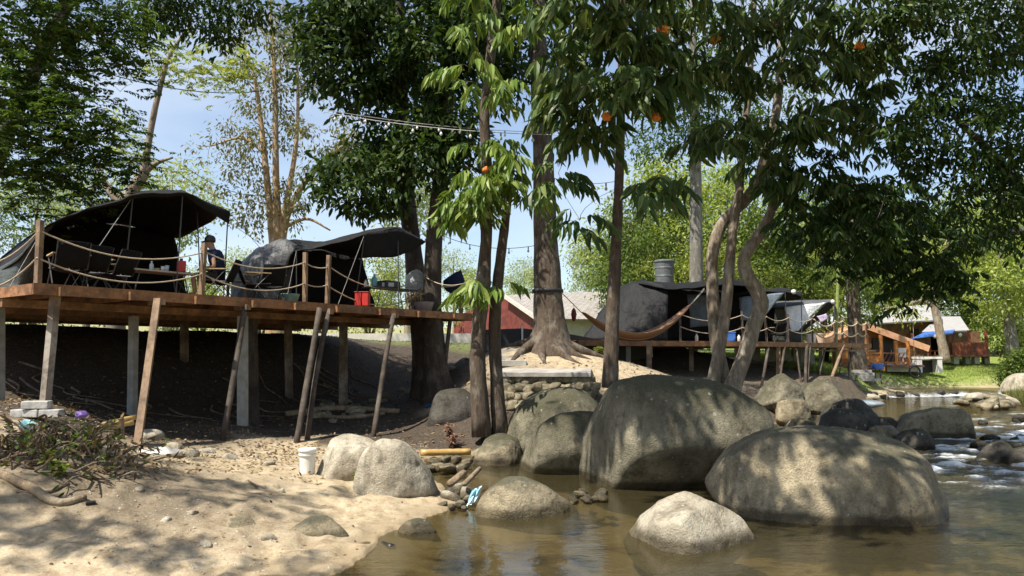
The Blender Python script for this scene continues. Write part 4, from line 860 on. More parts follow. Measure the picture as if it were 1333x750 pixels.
for c, r, k in [((-9.4, 5.9, 9.2), (1.5, 1.1, .6), 34), ((-8.0, 3.9, 9.0), (1.5, .55, .5), 12), ((-6.0, 3.0, 9.4), (1.5, .5, .5), 10), ((-10.2, 7.4, 10), (1.3, 1.1, .6), 20), ((-7.2, 5.6, 9.4), (.9, .5, .4), 7), ((-4.3, 3.9, 9.4), (.9, .4, .4), 6)]: t.blob(c, r, k, .2)
t.grow(); t.trunk_done(); t.crown_fronds(4, .44, 8, .15, .06, lf_fine, TQ, .4, .4, .1, .25)

t = Tree("shade_tree", "dense tree behind the viewer that closes the sky over the pool", "tree", (6, -9, .6), bk_brown)  # added out of view only to block skylight and deepen the shade
t.trunk(np.array([[6, -9, .2, .35], [5.6, -8.6, 5, .28], [4.5, -7.5, 9, .18], [3, -6, 11, .1]]), 20, 12, .05, .4)
for c, r, k in [((3, -4.5, 11), (4, 2.6, 1.5), 46), ((-3, -5, 11), (4, 2.6, 1.5), 46), ((10, -2.5, 11), (4, 3, 1.8), 46), ((12.5, 4, 12), (3, 3.5, 2), 40), ((0, -10, 12), (6, 3, 2.5), 50), ((-8, -8, 11), (3.5, 3, 2), 36), ((14, 11, 13), (2.5, 3.5, 2), 32)]: t.blob(c, r, k, .2)
t.grow(); t.trunk_done(); t.crown(40, .9, .42, .2, lf_mid, TQ, .4)

# background trees: four kinds, copied
def far_proto(name, seed, leafm, barkm, tall, n_cl, per, Ls, lumps):
    t = Tree(name, "x", "tree", (0, 0, 0), barkm)
    t.trunk(np.array([[0, 0, -2.5, .26], [.1, 0, tall * .3, .2], [-.1, .1, tall * .6, .13], [0, 0, tall * .95, .05]]), 16, 9, .05, .35)
    for c, r in lumps: t.blob(c, r, n_cl)
    t.grow(twig=.02, kmax=.08); t.trunk_done(); t.crown(per, .95, Ls, Ls * .42, leafm, TQ, .35); return t.root
lum1 = [((0, 0, 8), (2.6, 2.6, 1.8)), ((1.8, -.8, 6.2), (1.8, 1.8, 1.3)), ((-2, .4, 6.4), (1.9, 1.8, 1.4)), ((.4, -1.6, 5), (1.8, 1.4, 1.2)), ((-1, 1, 9.2), (1.5, 1.5, 1))]
lum2 = [((0, 0, 9.2), (1.8, 1.8, 1.3)), ((1.6, 0, 7), (1.6, 1.6, 1.1)), ((-1.7, .3, 7.6), (1.5, 1.5, 1)), ((-.6, -1.2, 5.2), (1.9, 1.5, 1.1)), ((1.3, -.6, 4.2), (1.7, 1.5, 1)), ((-1.7, 0, 3.6), (1.5, 1.3, 1))]
lum3 = [((0, 0, 9), (2.4, 2.2, .9)), ((1.9, .3, 7.4), (1.3, 1.3, .6)), ((-2, -.3, 7.9), (1.4, 1.3, .6)), ((.3, 0, 6), (1.4, 1.2, .6))]
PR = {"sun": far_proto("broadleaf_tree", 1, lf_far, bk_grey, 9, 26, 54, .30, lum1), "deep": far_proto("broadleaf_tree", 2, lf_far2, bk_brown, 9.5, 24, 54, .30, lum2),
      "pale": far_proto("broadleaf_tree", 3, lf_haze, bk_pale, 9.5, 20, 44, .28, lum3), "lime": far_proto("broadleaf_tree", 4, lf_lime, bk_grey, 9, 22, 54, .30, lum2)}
used = set()
BGT = [("sun", 845, 212, 46, "sunny round crown seen left of the grey trunk"), ("deep", 822, 262, 40, "deep green crown just behind the water tank"), ("sun", 885, 268, 44, "bright low crown right of the water tank"), ("sun", 960, 205, 48, "sunny crown between grey trunk and crooked trunk"),
       ("deep", 1000, 262, 44, "deep green crown above the far canopy end"), ("lime", 935, 320, 42, "lime crown behind the forked stems"), ("sun", 1045, 285, 46, "sunny crown above the white tarp"), ("deep", 1075, 240, 56, "deep green crown behind the palm stem"),
       ("sun", 1140, 285, 62, "sunny crown rising over the grey roofed big cabin"), ("sun", 1200, 262, 64, "sunny crown over the blue awning"), ("lime", 1265, 250, 60, "lime crown right of the gap of sky"), ("sun", 1330, 215, 56, "sunny crown at the far right"),
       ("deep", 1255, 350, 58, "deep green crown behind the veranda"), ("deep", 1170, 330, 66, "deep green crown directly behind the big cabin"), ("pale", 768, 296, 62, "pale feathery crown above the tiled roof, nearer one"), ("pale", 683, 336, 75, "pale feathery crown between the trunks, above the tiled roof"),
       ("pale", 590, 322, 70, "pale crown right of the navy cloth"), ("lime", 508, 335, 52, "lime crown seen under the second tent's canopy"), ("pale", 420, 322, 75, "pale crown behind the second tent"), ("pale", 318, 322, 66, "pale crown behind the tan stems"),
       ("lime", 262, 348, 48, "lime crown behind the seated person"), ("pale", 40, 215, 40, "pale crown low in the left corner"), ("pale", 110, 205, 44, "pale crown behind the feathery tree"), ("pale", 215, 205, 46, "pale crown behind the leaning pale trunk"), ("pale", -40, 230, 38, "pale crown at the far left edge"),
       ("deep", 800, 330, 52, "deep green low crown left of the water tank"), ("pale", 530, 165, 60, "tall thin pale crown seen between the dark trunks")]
for kind, u, vt, Y, lab in BGT:
    z0 = hz(*XZ(u, Y, 2)[:2]); top = 2 + (462 - vt) * Y / 963; s = (top - z0) / 10.2
    r = PR[kind]
    if kind in used: r = copy_tree(r)
    used.add(kind)
    r.location = XZ(u, Y, z0); r.scale = (s * random.uniform(.9, 1.15), s * random.uniform(.9, 1.1), s); r.rotation_euler = (0, 0, random.uniform(0, 6.28))
    tag(r, lab, "tree", "trees beyond the camp")
# ------------------------------------------------------------------ decks
wd_deck = wood_mat("orange_deck_timber", (.33, .155, .06), (.17, .075, .03), .65, 0)
wd_joist = wood_mat("joist_timber", (.32, .165, .07), (.17, .085, .038), .7, 0)
wd_post = wood_mat("weathered_post", (.30, .22, .15), (.14, .095, .062), .8, 2, (.36, .33, .29))
wd_dpost = wood_mat("dark_pole_wood", (.085, .06, .042), (.04, .028, .02), .85, 2, (.13, .11, .09))
wd_conc = simple("concrete_post", (.34, .33, .30), (.24, .23, .20), .85, 6)
wd_rail = wood_mat("rail_post_timber", (.33, .22, .13), (.17, .108, .065), .75, 2)
m_rope = simple("hemp_rope", (.50, .42, .31), (.33, .27, .19), .9, 60, bmp=.6)
deck = thing("wooden_deck", "near raised timber deck with orange edge boards standing on leaning poles", "deck", (*D(0, 0)[:2], DZ - .25))
mb = MB(); tw = .145; zaxis = np.array([0, 0, 1.0])
k = 0
while k * (tw + .001) < 8.2:
    t0 = k * (tw + .001) + tw / 2
    cuts = [0, random.uniform(3, 5), random.uniform(6.5, 8.5), DLEN + .3]
    for a, b_ in zip(cuts[:-1], cuts[1:]): mb.bar(D(a + .004, t0, -.02 + random.uniform(-.003, .003)), D(b_ - .004, t0, -.02), tw, .034)
    k += 1
mb.build("deck_boards", wd_deck, deck)
mb = MB()
for a, b_ in ((-.06, 3.9), (3.905, 7.8), (7.805, DLEN + .35)): mb.bar(D(a, -.045, -.10), D(b_, -.045, -.10 + random.uniform(-.012, .004)), .04, .185)
mb.bar(D(-.045, -.02, -.105), D(-.045, 8.2, -.105), .04, .18); mb.build("edge_board", wd_deck, deck)
JS = [0.35, 1.5, 2.75, 4.0, 5.05, 6.2, 7.55, 8.9, 10.3, 11.2]
for s_ in JS: MB().bar(D(s_, -.15, -.125), D(s_, 8.2, -.125), .075, .15).build("joist", wd_joist, deck)
for t_ in (1.3, 3.6, 6.0, 7.9): MB().bar(D(-.03, t_, -.275), D(DLEN + .3, t_, -.275), .09, .145).build("beam", wd_joist, deck)
def post(par, a, foot, wd, m, rnd=False, name="support_post"):
    a, foot = np.array(a), np.array(foot); foot[2] = min(foot[2], hz(foot[0], foot[1])) - .06
    mb = MB()
    if rnd: mb.tube(smooth_path(np.array([[*a, wd * .5], [*((a + foot) / 2 + rng.normal(size=3) * .015), wd * .52], [*foot, wd * .55]]), 8)[:, :3], wd * .5, 9, .08)
    else: mb.bar(a, foot, wd, wd)
    return mb.build(name, m, par, smooth=rnd)
for tu, tv, tY, fu, fv, fY, wd, m, rd in [(72, 385, 12.4, 58, 530, 12.3, .12, wd_post, 0), (-2, 398, 13.7, -2, 525, 13.6, .15, wd_conc, 0), (174, 412, 15.5, 172, 545, 15.3, .14, wd_conc, 0), (205, 390, 13.55, 178, 582, 12.4, .115, wd_rail, 0),
      (319, 400, 15.1, 289, 576, 14.2, .12, wd_dpost, 1), (316, 412, 15.8, 316, 553, 15.5, .16, wd_conc, 0), (328, 415, 17, 331, 557, 16.6, .17, wd_dpost, 0), (416, 402, 16.5, 384, 584, 15.0, .13, wd_dpost, 1), (428, 403, 16.8, 399, 575, 15.4, .12, wd_dpost, 1),
      (447, 420, 20, 447, 530, 19.8, .17, wd_post, 0), (512, 410, 18.4, 485, 571, 16.6, .12, wd_dpost, 1), (586, 415, 20.4, 575, 500, 20, .12, wd_dpost, 1), (240, 420, 19, 240, 500, 19, .15, wd_post, 0), (375, 418, 20, 377, 500, 20, .15, wd_post, 0)]:
    a = P(tu, tv, tY); a[2] = min(a[2], DZ - .06); post(deck, a, P(fu, fv, fY), wd, m, rd)
# trimmed beam ends that catch the light on the front edge
for u, Y in ((207, 13.62), (319, 15.12), (427, 16.8), (512, 18.45)):
    q = XZ(u, Y, DZ - .20); MB().bar(q + np.append(DN, 0) * .3, q - np.append(DN, 0) * .13, .11, .11).build("beam_end", wd_rail, deck)

# rope rail of the near deck
def rope_rail(label, posts, levels, sag, h, m_post, base_z, wd=.085, r=.014, group=None):
    root = thing("rope_railing", label, "railing", (*posts[0][:2], base_z), group)
    for p in posts:
        if len(p) > 2 and p[2] == 0: continue
        hh = h * (p[2] if len(p) > 2 else 1); tl = rng.normal(size=2) * .02
        MB().bar((p[0], p[1], base_z - .015), (p[0] + tl[0], p[1] + tl[1], base_z + hh), wd, wd).build("rail_post", m_post, root)
    for a, b_ in zip(posts[:-1], posts[1:]):
        L = math.hypot(a[0] - b_[0], a[1] - b_[1])
        for lv in levels:
            pts = sagline((a[0], a[1] - .055, base_z + lv), (b_[0], b_[1] - .055, base_z + lv * random.uniform(.93, 1.03)), min(.45, sag * L), 16)
            MB().tube(pts, r, 6).build("rope", m_rope, root, smooth=True)
    return root
pr = [tuple(XZ(u, Y, DZ)[:2]) + (k,) for u, Y, k in ((-60, 14.6, 1.05), (49, 12.12, 1.05), (262, 14.45, 1.02), (397, 16.5, 1.12), (426, 16.95, 1.12), (542, 20.2, 0), (600, 20.9, .6))]
rope_rail("hemp rope rail slung between rough posts along the near deck", pr, (.88, .42), .095, 1.0, wd_rail, DZ)

# far deck
deck2 = thing("wooden_deck", "far low timber deck carried on thin poles beyond the boulders", "deck", (*F2[0][:2], D2Z - .25))
BK = np.array([-2.0, 6.6, 0])
F2m = [F2[0], F2[1], F2[2], F2[3]]
mb = MB(); mbe = MB()
for a, b_ in zip(F2m[:-1], F2m[1:]):
    L = np.linalg.norm(b_ - a); nb = int(L / .16)
    for i in range(nb):
        q = a + (b_ - a) * (i + .5) / nb; mb.bar(q + [0, 0, -.02], q + BK + [0, 0, -.02], .15, .03)
    mbe.bar(a + [0, -.04, -.10], b_ + [0, -.04, -.10], .04, .18)
mb.build("deck_boards", wd_deck, deck2); mbe.build("edge_board", wd_deck, deck2)
for a, b_ in zip(F2m[:-1], F2m[1:]):
    for off in (.6, 3.2, 6.0): MB().bar(a + BK * off / 6.9 + [0, 0, -.12], b_ + BK * off / 6.9 + [0, 0, -.12], .09, .16).build("beam", wd_joist, deck2)
MB().bar(F2[2] + [-.6, -.06, -.32], F2[3] + [.2, -.06, -.32], .05, .06).build("beam", wd_rail, deck2)
for u, Y, fu, fv, fY, wd, m, rd in [(818, 26.2, 818, 478, 26.2, .15, wd_conc, 0), (845, 25.9, 845, 490, 25.6, .17, wd_rail, 0), (1013, 28.6, 1013, 510, 28.6, .17, wd_rail, 0), (1001, 28.2, 985, 535, 25.5, .10, wd_dpost, 1), (1022, 28.8, 1012, 520, 27, .09, wd_dpost, 1),
        (1050, 29.8, 1049, 515, 28, .12, wd_dpost, 1), (1055, 30.0, 1050, 520, 28, .08, wd_dpost, 1), (1036, 29.4, 1044, 505, 28.5, .07, wd_dpost, 1), (1075, 30.8, 1062, 508, 30, .08, wd_dpost, 1), (1098, 31.8, 1073, 514, 30, .13, wd_rail, 1), (1096, 32, 1090, 514, 31, .07, wd_dpost, 1), (1109, 32.6, 1102, 512, 31.6, .07, wd_dpost, 1),
        (960, 28, 958, 495, 28, .15, wd_post, 0), (900, 28, 900, 495, 28, .15, wd_post, 0), (935, 31, 935, 480, 31, .15, wd_post, 0), (1040, 33, 1040, 490, 33, .15, wd_conc, 0), (1068, 34, 1068, 490, 34, .15, wd_conc, 0)]:
    a = XZ(u, Y, D2Z - .08); f_ = P(fu, fv, fY); post(deck2, a, f_, wd, m, rd)
pr = [tuple(XZ(u, Y, D2Z)[:2]) + (k,) for u, Y, k in ((886, 26.6, 1.05), (967, 27.4, 1.12), (998, 28.1, 1.1), (1027, 29.2, 1.1), (1058, 30.2, 1.1))]
rope_rail("rope rail with dark posts along the front of the far deck", pr, (.95, .5), .09, 1.0, wd_dpost, D2Z, .08, .016)
pr = [tuple(XZ(u, Y, D2Z)[:2]) + (k,) for u, Y, k in ((1060, 30.4, 0), (1087, 31.6, .9), (1097, 31.9, 1.1), (1116, 32.7, 1.1), (1128, 33.4, 1.0))]
rope_rail("pale rope rail with sunlit posts at the river end of the far deck", pr, (.95, .45), .13, 1.0, wd_rail, D2Z, .09, .03)

# ------------------------------------------------------------------ tents
def fabric(name, c, rough=.6, sheen=.0):
    m, n, b, o = new_mat(name); f = noise_(n, obco(n), 2.2, 7, .6); f2 = noise_(n, obco(n, (1, 1, .35)), 7, 4)
    n.links.new(ramp(n, f, [(.3, tuple(x * .75 for x in c)), (.7, tuple(x * 1.25 for x in c))]), b.inputs["Base Color"])
    b.inputs["Roughness"].default_value = rough; b.inputs["Specular IOR Level"].default_value = .25
    bump(n, b, mixc(n, .4, f2, noise_(n, obco(n, (.5, 2.2, 2.2)), 3.5, 5)), .8, .09); return m
fb_black = fabric("black_tarpaulin", (.006, .006, .0065), .75); fb_char = fabric("charcoal_tarpaulin", (.010, .0102, .011), .68)
fb_grey = fabric("grey_tent_cloth", (.085, .087, .09), .5); fb_green = fabric("grey_green_canvas", (.06, .07, .066), .6); fb_white = fabric("white_tarpaulin", (.72, .73, .74), .6); fb_slate = fabric("slate_blue_cloth", (.13, .16, .19), .5)
m_pole = simple("dark_tent_pole", (.05, .05, .05), None, .5, bmp=0); m_steel = simple("grey_steel", (.32, .33, .34), (.24, .25, .26), .4, 6, bmp=0, metal=.7)
def lin_path(q, n):
    t = np.linspace(0, len(q) - 1, n); a = np.stack([np.interp(t, np.arange(len(q)), q[:, i]) for i in range(3)], 1); b_ = smooth_path(q, n); return a * .75 + b_ * .25
def sheet(curves, nm=30, k=16, wr=.03, seed=0, dense=False):
    cs = []
    for c in curves:
        q = np.array([x if len(x) == 3 and isinstance(x, np.ndarray) else P(*x) for x in c]); cs.append(lin_path(q, nm))
    cs = np.array(cs); rows = np.stack([smooth_path(cs[:, j], k) if len(cs) > 2 else cs[0, j] + (cs[-1, j] - cs[0, j]) * np.linspace(0, 1, k)[:, None] for j in range(nm)], 1)
    for i in range(k):
        for j in range(nm):
            p = Vector(rows[i, j]); rows[i, j] += np.array(mnoise.noise_vector(p * 1.6 + Vector((seed, 0, 0)))) * wr + np.array(mnoise.noise_vector(p * 4.5)) * wr * .4
    return MB().grid(rows)
def cloth(name, m, root, curves, **kw): return sheet(curves, **kw).build(name, m, root, smooth=True, solid=.012)
def pole(root, a, b_, r=.014, m=None, name="pole"): return MB().tube(np.array([a, b_]), r, 6).build(name, m or m_pole, root)
m_cord = simple("guy_cord", (.30, .29, .27), None, .8, bmp=0)

t1 = thing("tent", "largest black tarpaulin tent with a wide peaked awning, on the near deck's left", "tent", (*P(150, 375, 16)[:2], DZ), "camping tents on the decks")
N1 = [(-30, 372, 14.8), (22, 336, 14.1), (58, 296, 13.9), (110, 274, 13.9), (150, 263, 14.0), (176, 253.5, 14.15), (238, 249, 14.7), (297, 275, 15.6)]
V1 = [(u, v + dv, d + .02) for (u, v, d), dv in zip(N1, (0, 1, 2, 2, 3, 5, 5, 17))]
F1 = [(-34, 374, 17.4), (20, 322, 17.2), (66, 296, 17.3), (120, 290, 17.5), (160, 292, 17.6), (192, 300, 17.7), (232, 312, 17.6), (274, 289, 16.6)]
M1 = [((a[0] + b_[0]) / 2, min(a[1], b_[1]) + (1 if i < 6 else 6), (a[2] + b_[2]) / 2) for i, (a, b_) in enumerate(zip(N1, F1))]
cloth("canopy", fb_black, t1, [V1, N1, M1, F1], nm=44, k=26, wr=.05)
cloth("back_wall", fb_black, t1, [[(-34, 374, 17.4), (20, 318, 17.2), (66, 294, 17.3), (120, 288, 17.5), (192, 299, 17.7), (226, 309, 17.6)], [XZ(u, 17.6, DZ) for u in (-34, 20, 66, 120, 192, 246)]], nm=30, k=14, wr=.08)
cloth("side_wall", fb_green, t1, [[(-34, 366, 14.7), (20, 336, 14.15), (56, 298, 13.95), (74, 290, 14.0)], [(-34, 372, 14.6), (12, 355, 14.1), (36, 332, 14.1), (58, 312, 14.3)], [XZ(-30, 14.5, DZ), XZ(0, 14.1, DZ), XZ(22, 14.1, DZ), XZ(38, 14.4, DZ)]], nm=18, k=16, wr=.06)
for a, b_ in (((238, 249, 14.75), XZ(229, 14.6, DZ)), ((297, 275, 15.6), XZ(291, 15.5, DZ)), ((173, 256, 14.3), XZ(160, 14.6, DZ)), ((256, 262, 16.4), XZ(262, 17, DZ))): pole(t1, P(*a), b_)
for a, b_ in (((173, 256, 14.3), XZ(92, 13.0, DZ)), ((238, 249, 14.75), (340, 318, 17.2)), ((297, 275, 15.6), (345, 330, 17.0)), ((55, 300, 13.9), XZ(12, 12.9, DZ))): pole(t1, P(*a), b_ if isinstance(b_, np.ndarray) else P(*b_), .006, m_cord, "guy_rope")
t2 = thing("tent", "grey and black tent with long awning at the middle of the near deck", "tent", (*P(400, 385, 18)[:2], DZ), "camping tents on the decks")
cloth("side_wall", fb_grey, t2, [[XZ(298, 17.5, DZ), XZ(322, 17.0, DZ), XZ(345, 16.9, DZ), XZ(364, 17.1, DZ)], [(306, 352, 17.7), (328, 345, 17.2), (352, 342, 17.0), (372, 350, 17.1)], [(324, 332, 18.0), (345, 319, 17.5), (370, 312.5, 17.4), (387, 318, 17.3)]], nm=22, k=16, wr=.07, seed=3)
cloth("roof", fb_char, t2, [[(366, 326, 17.25), (385, 328, 17.2), (420, 321, 17.5), (455, 312, 17.9), (477, 303.5, 18.2), (518, 297.5, 18.7), (554, 315, 19.2)], [(362, 316, 17.8), (386, 313, 18.0), (420, 315, 18.3), (455, 308, 18.5), (480, 301.5, 18.8), (520, 297, 19.2), (553, 315, 19.35)],
       [(350, 330, 19.2), (384, 326, 19.6), (420, 325, 19.7), (452, 333, 19.8), (475, 337, 19.8), (515, 333, 19.8), (550, 318, 19.4)]], nm=40, k=20, wr=.05, seed=5)
cloth("awning_flap", fb_black, t2, [[(474, 304, 18.15), (518, 298, 18.65), (554, 315, 19.2)], [(470, 336, 18.3), (512, 335, 18.7), (535, 328, 19.1)]], nm=20, k=10, wr=.03)
cloth("back_wall", fb_black, t2, [[(350, 332, 19.3), (386, 326, 19.6), (430, 322, 19.8), (470, 334, 19.8)], [XZ(u, 19.7, DZ) for u in (345, 386, 440, 490)]], nm=22, k=12, wr=.08)
for a, b_ in (((518, 298, 18.7), XZ(519, 18.75, DZ)), ((475, 304, 18.2), XZ(462, 18.2, DZ)), ((386, 326, 17.2), XZ(386, 17.2, DZ))): pole(t2, P(*a), b_)
for a, b_ in (((475, 304, 18.2), XZ(440, 17.3, DZ)), ((386, 326, 17.2), XZ(372, 16.8, DZ)), ((310, 352, 17.6), XZ(290, 16.9, DZ))): pole(t2, P(*a), b_, .006, m_cord, "guy_rope")
t3 = thing("tent", "black domed tent behind the orange hammock on the far deck", "tent", (*XZ(830, 29, D2Z)[:2], D2Z), "camping tents on the decks")
cloth("side_wall", fb_char, t3, [[XZ(757, 27.4, D2Z), XZ(800, 26.8, D2Z), XZ(840, 26.6, D2Z), XZ(869, 26.9, D2Z)], [(782, 407, 27.9), (812, 406, 27.2), (845, 405, 27.0), (869, 407, 27.0)], [(803, 374, 28.6), (822, 367.5, 28.0), (840, 366, 27.8), (868, 372, 27.4)]], nm=26, k=20, wr=.08, seed=9)
cloth("roof", fb_black, t3, [[(830, 369, 27.8), (868, 377, 27.1), (910, 374, 27.3), (945, 370, 27.6), (982, 374, 28.2)], [(832, 364, 28.4), (868, 369, 28.4), (910, 367, 28.4), (945, 363, 28.4), (982, 368, 28.8)], [(835, 372, 31), (868, 376, 31), (910, 378, 31), (950, 378, 31), (988, 378, 31)]], nm=30, k=14, wr=.06, seed=2)
cloth("back_wall", fb_black, t3, [[(830, 372, 31), (900, 375, 31), (990, 378, 31)], [XZ(u, 31, D2Z) for u in (830, 900, 990)]], nm=14, k=10, wr=.05)
cloth("door_flap", fb_slate, t3, [[(894, 384, 29.5), (926, 383, 29.5)], [(899, 425, 29.3), (924, 424, 29.3)]], nm=8, k=8, wr=.05)
pole(t3, P(982, 374, 28.2), XZ(982, 28.2, D2Z), .02); pole(t3, P(917, 375, 27.2), P(899, 396, 24.3), .008, m_cord, "guy_rope")
t4 = thing("tent", "dark canopied tent with a slate blue side sheet, left of the white tarp tent", "tent", (*XZ(1000, 31, D2Z)[:2], D2Z), "camping tents on the decks")
cloth("canopy", fb_char, t4, [[(955, 384, 29.4), (990, 380.5, 29.6), (1022, 379, 29.9), (1044, 386, 30.2)], [(955, 380, 30.6), (990, 377, 30.6), (1022, 375.5, 30.8), (1043, 381, 31)], [(955, 392, 33), (990, 388, 33), (1022, 386, 33), (1044, 390, 33)]], nm=22, k=12, wr=.05)
cloth("canopy_end", fb_black, t4, [[(1018, 379.5, 30.0), (1032, 381, 30.1), (1044, 385, 30.3)], [(1012, 391, 30.2), (1030, 391, 30.3), (1044, 390, 30.5)]], nm=10, k=6, wr=.02)
cloth("side_sheet", fb_slate, t4, [[(962, 388, 29.6), (1021, 380, 29.8)], [(963, 400, 29.5), (1008, 397, 29.7)], [(966, 417, 29.4), (988, 419, 29.5)]], nm=14, k=12, wr=.04)
cloth("back_wall", fb_black, t4, [[(955, 388, 33), (1010, 386, 33)], [XZ(955, 33, D2Z), XZ(1005, 33, D2Z)]], nm=10, k=8, wr=.04)
pole(t4, P(1022, 380, 29.9), XZ(1025, 29.9, D2Z), .018); pole(t4, P(1043, 386, 30.3), XZ(1044, 30.3, D2Z), .018)
t5 = thing("tent", "white tarp lean-to tent at the end of the far deck", "tent", (*XZ(1050, 34, D2Z)[:2], D2Z), "camping tents on the decks")
cloth("roof", fb_grey, t5, [[(1002, 401, 32.3), (1040, 399, 32.4), (1086, 392.5, 32.8)], [(1005, 393, 33.6), (1045, 391, 33.6), (1085, 390, 33.6)], [(1005, 398, 35.5), (1045, 398, 35.5), (1085, 398, 35.5)]], nm=20, k=10, wr=.04)
cloth("side_sheet", fb_white, t5, [[(1021, 399.5, 32.2), (1076, 393.5, 32.6)], [(1025, 415, 32.1), (1056, 411, 32.4)], [(1029, 431, 32.0), (1039, 431, 32.0)]], nm=18, k=14, wr=.04)
cloth("awning_flap", fb_black, t5, [[(1078, 393, 32.7), (1060, 411, 32.5), (1041, 431, 32.1)], [(1088, 394, 33), (1072, 412, 32.8), (1046, 431, 32.3)]], nm=14, k=6, wr=.02)
cloth("back_wall", fb_green, t5, [[(1000, 398, 35.4), (1045, 398, 35.4)], [XZ(1000, 35.4, D2Z), XZ(1045, 35.4, D2Z)]], nm=10, k=8, wr=.04)
pole(t5, P(1086, 393, 32.8), XZ(1088, 32.8, D2Z), .03)

# ------------------------------------------------------------------ hammock
ham = thing("hammock", "orange brown striped hammock slung beside the far deck", "hammock", P(820, 440, 23.2))
hA, hB = P(757, 407, 22.3), P(900, 396, 24.1)
m_ham, n, b, o = new_mat("striped_hammock_cloth")
g = n.nodes.new("ShaderNodeVertexColor"); g.layer_name = "stripe"; wv = node(n, "ShaderNodeTexNoise", Scale=1.0, Detail=2); cx_ = node(n, "ShaderNodeMapping"); cx_.inputs[3].default_value = (9, 0, 0); n.links.new(g.outputs[0], cx_.inputs[0]); n.links.new(cx_.outputs[0], wv.inputs["Vector"])
n.links.new(ramp(n, wv.outputs["Fac"], [(.38, (.07, .03, .018)), (.5, (.24, .115, .06)), (.62, (.40, .25, .15))]), b.inputs["Base Color"]); b.inputs["Roughness"].default_value = .85
rows = []
for i, tt in enumerate(np.linspace(0, 1, 40)):
    c = sagline(hA, hB, 1.0, 101)[int(tt * 100)]; wdt = .62 * (math.sin(math.pi * tt) ** .55) + .04; row = []
    for j, a in enumerate(np.linspace(-1, 1, 21)):
        row.append(c + np.array([.15 * a * wdt, -.55 * a * wdt, .34 * wdt * abs(a) ** 1.6 + (.03 * math.sin(j * 2.4) * math.sin(math.pi * tt))]))
    rows.append(row)
hc = MB().grid(rows).build("hammock_cloth", m_ham, ham, smooth=True, solid=.01)
ca = hc.data.color_attributes.new("stripe", 'FLOAT_COLOR', 'POINT'); sv_ = np.tile(np.linspace(0, 1, 21), 40); ca.data.foreach_set("color", np.c_[sv_, sv_, sv_, np.ones(840)].astype(np.float32).ravel())
for a, b_ in ((P(731, 381, 20.8), hA), (hB, P(917, 377, 27.2))): MB().tube(np.array([a, b_]), .013, 6).build("hammock_rope", m_rope, ham)

# ------------------------------------------------------------------ things on the near deck
fb_seat = fabric("black_seat_cloth", (.004, .004, .0045), .9); wd_arm = wood_mat("pale_arm_wood", (.62, .47, .26), (.45, .32, .16), .5, 0)
def chair_parts(root, rot):
    o0 = np.array(root.location); c_, s_ = math.cos(rot), math.sin(rot)
    T = lambda x, y, z: o0 + np.array([x * c_ - y * s_, x * s_ + y * c_, z])
    for y in (-.27, .27):
        MB().tube([T(.28, y, 0), T(-.22, y, .58)], .011, 6).build("leg", m_pole, root); MB().tube([T(-.25, y, 0), T(.26, y, .56)], .011, 6).build("leg", m_pole, root)
        MB().bar(T(-.24, y, .58), T(.30, y, .575), .055, .022).build("armrest", wd_arm, root)
    for y in (-.25, .25): MB().tube([T(.30, y, .36), T(-.20, y, .32), T(-.39, y, .77)], .011, 6).build("frame_tube", m_pole, root)
    MB().grid([[T(x, y, z - .05 * (1 - (y / .25) ** 2)) for y in np.linspace(-.25, .25, 7)] for x, z in ((.30, .37), (.12, .33), (-.06, .31), (-.20, .33))]).build("seat", fb_seat, root, smooth=True, solid=.008)
    MB().grid([[T(x - .04 * (1 - (y / .25) ** 2), y, z) for y in np.linspace(-.25, .25, 7)] for x, z in ((-.20, .33), (-.27, .47), (-.33, .62), (-.39, .78))]).build("backrest", fb_seat, root, smooth=True, solid=.008)
CH = [(88, 12.95, 2.3, "camp chair with pale wooden armrests nearest the largest tent's side wall"), (112, 13.4, 2.6, "camp chair with lit wooden armrest, second along the rope rail"), (147, 13.9, 2.9, "camp chair with wooden armrests, third along the rope rail before the table"), (128, 15.2, -.6, "camp chair in deep shade at the back of the largest tent"),
      (284, 15.25, 3.25, "camp chair that the person in navy sits on"), (332, 15.95, .4, "camp chair with pale armrests in front of the grey tent wall"), (350, 16.3, 2.2, "camp chair beside the guy rope of the grey tent")]
for u, Y, rot, lab in CH:
    c = thing("camp_chair", lab, "chair", XZ(u, Y, DZ + .002), "camp chairs on the near deck"); chair_parts(c, rot)
m_top = simple("pale_table_top", (.42, .40, .36), (.32, .30, .27), .5, 5, bmp=0); m_blk = simple("black_plastic", (.018, .018, .02), None, .45, bmp=0)
def table(label, c, L, W, hgt, m, dirv):
    r = thing("folding_table", label, "table", c); c = np.array(c); a = np.array([*dirv, 0]); p = np.array([-dirv[1], dirv[0], 0])
    MB().bar(c - a * L / 2 + [0, 0, hgt - .015], c + a * L / 2 + [0, 0, hgt - .015], W, .03).build("table_top", m, r)
    for i in (-1, 1):
        for j in (-1, 1): MB().tube([c + a * i * L * .44 + p * j * W * .4, c + a * i * L * .36 + p * j * W * .4 + [0, 0, hgt - .03]], .013, 6).build("leg", m_pole, r)
    return r
tc1 = XZ(203, 14.65, DZ + .002); table("low folding table with cups and bottles under the largest awning", tc1, 1.25, .55, .48, m_top, DE)
m_glass = simple("clear_plastic", (.55, .60, .60), None, .15, bmp=0); m_red = simple("red_plastic", (.50, .025, .018), (.40, .02, .015), .45, bmp=0); m_teal = simple("teal_plastic", (.18, .42, .46), (.14, .34, .38), .35, bmp=0); m_white = simple("white_plastic", (.74, .73, .69), (.62, .60, .55), .5, 4, bmp=0)
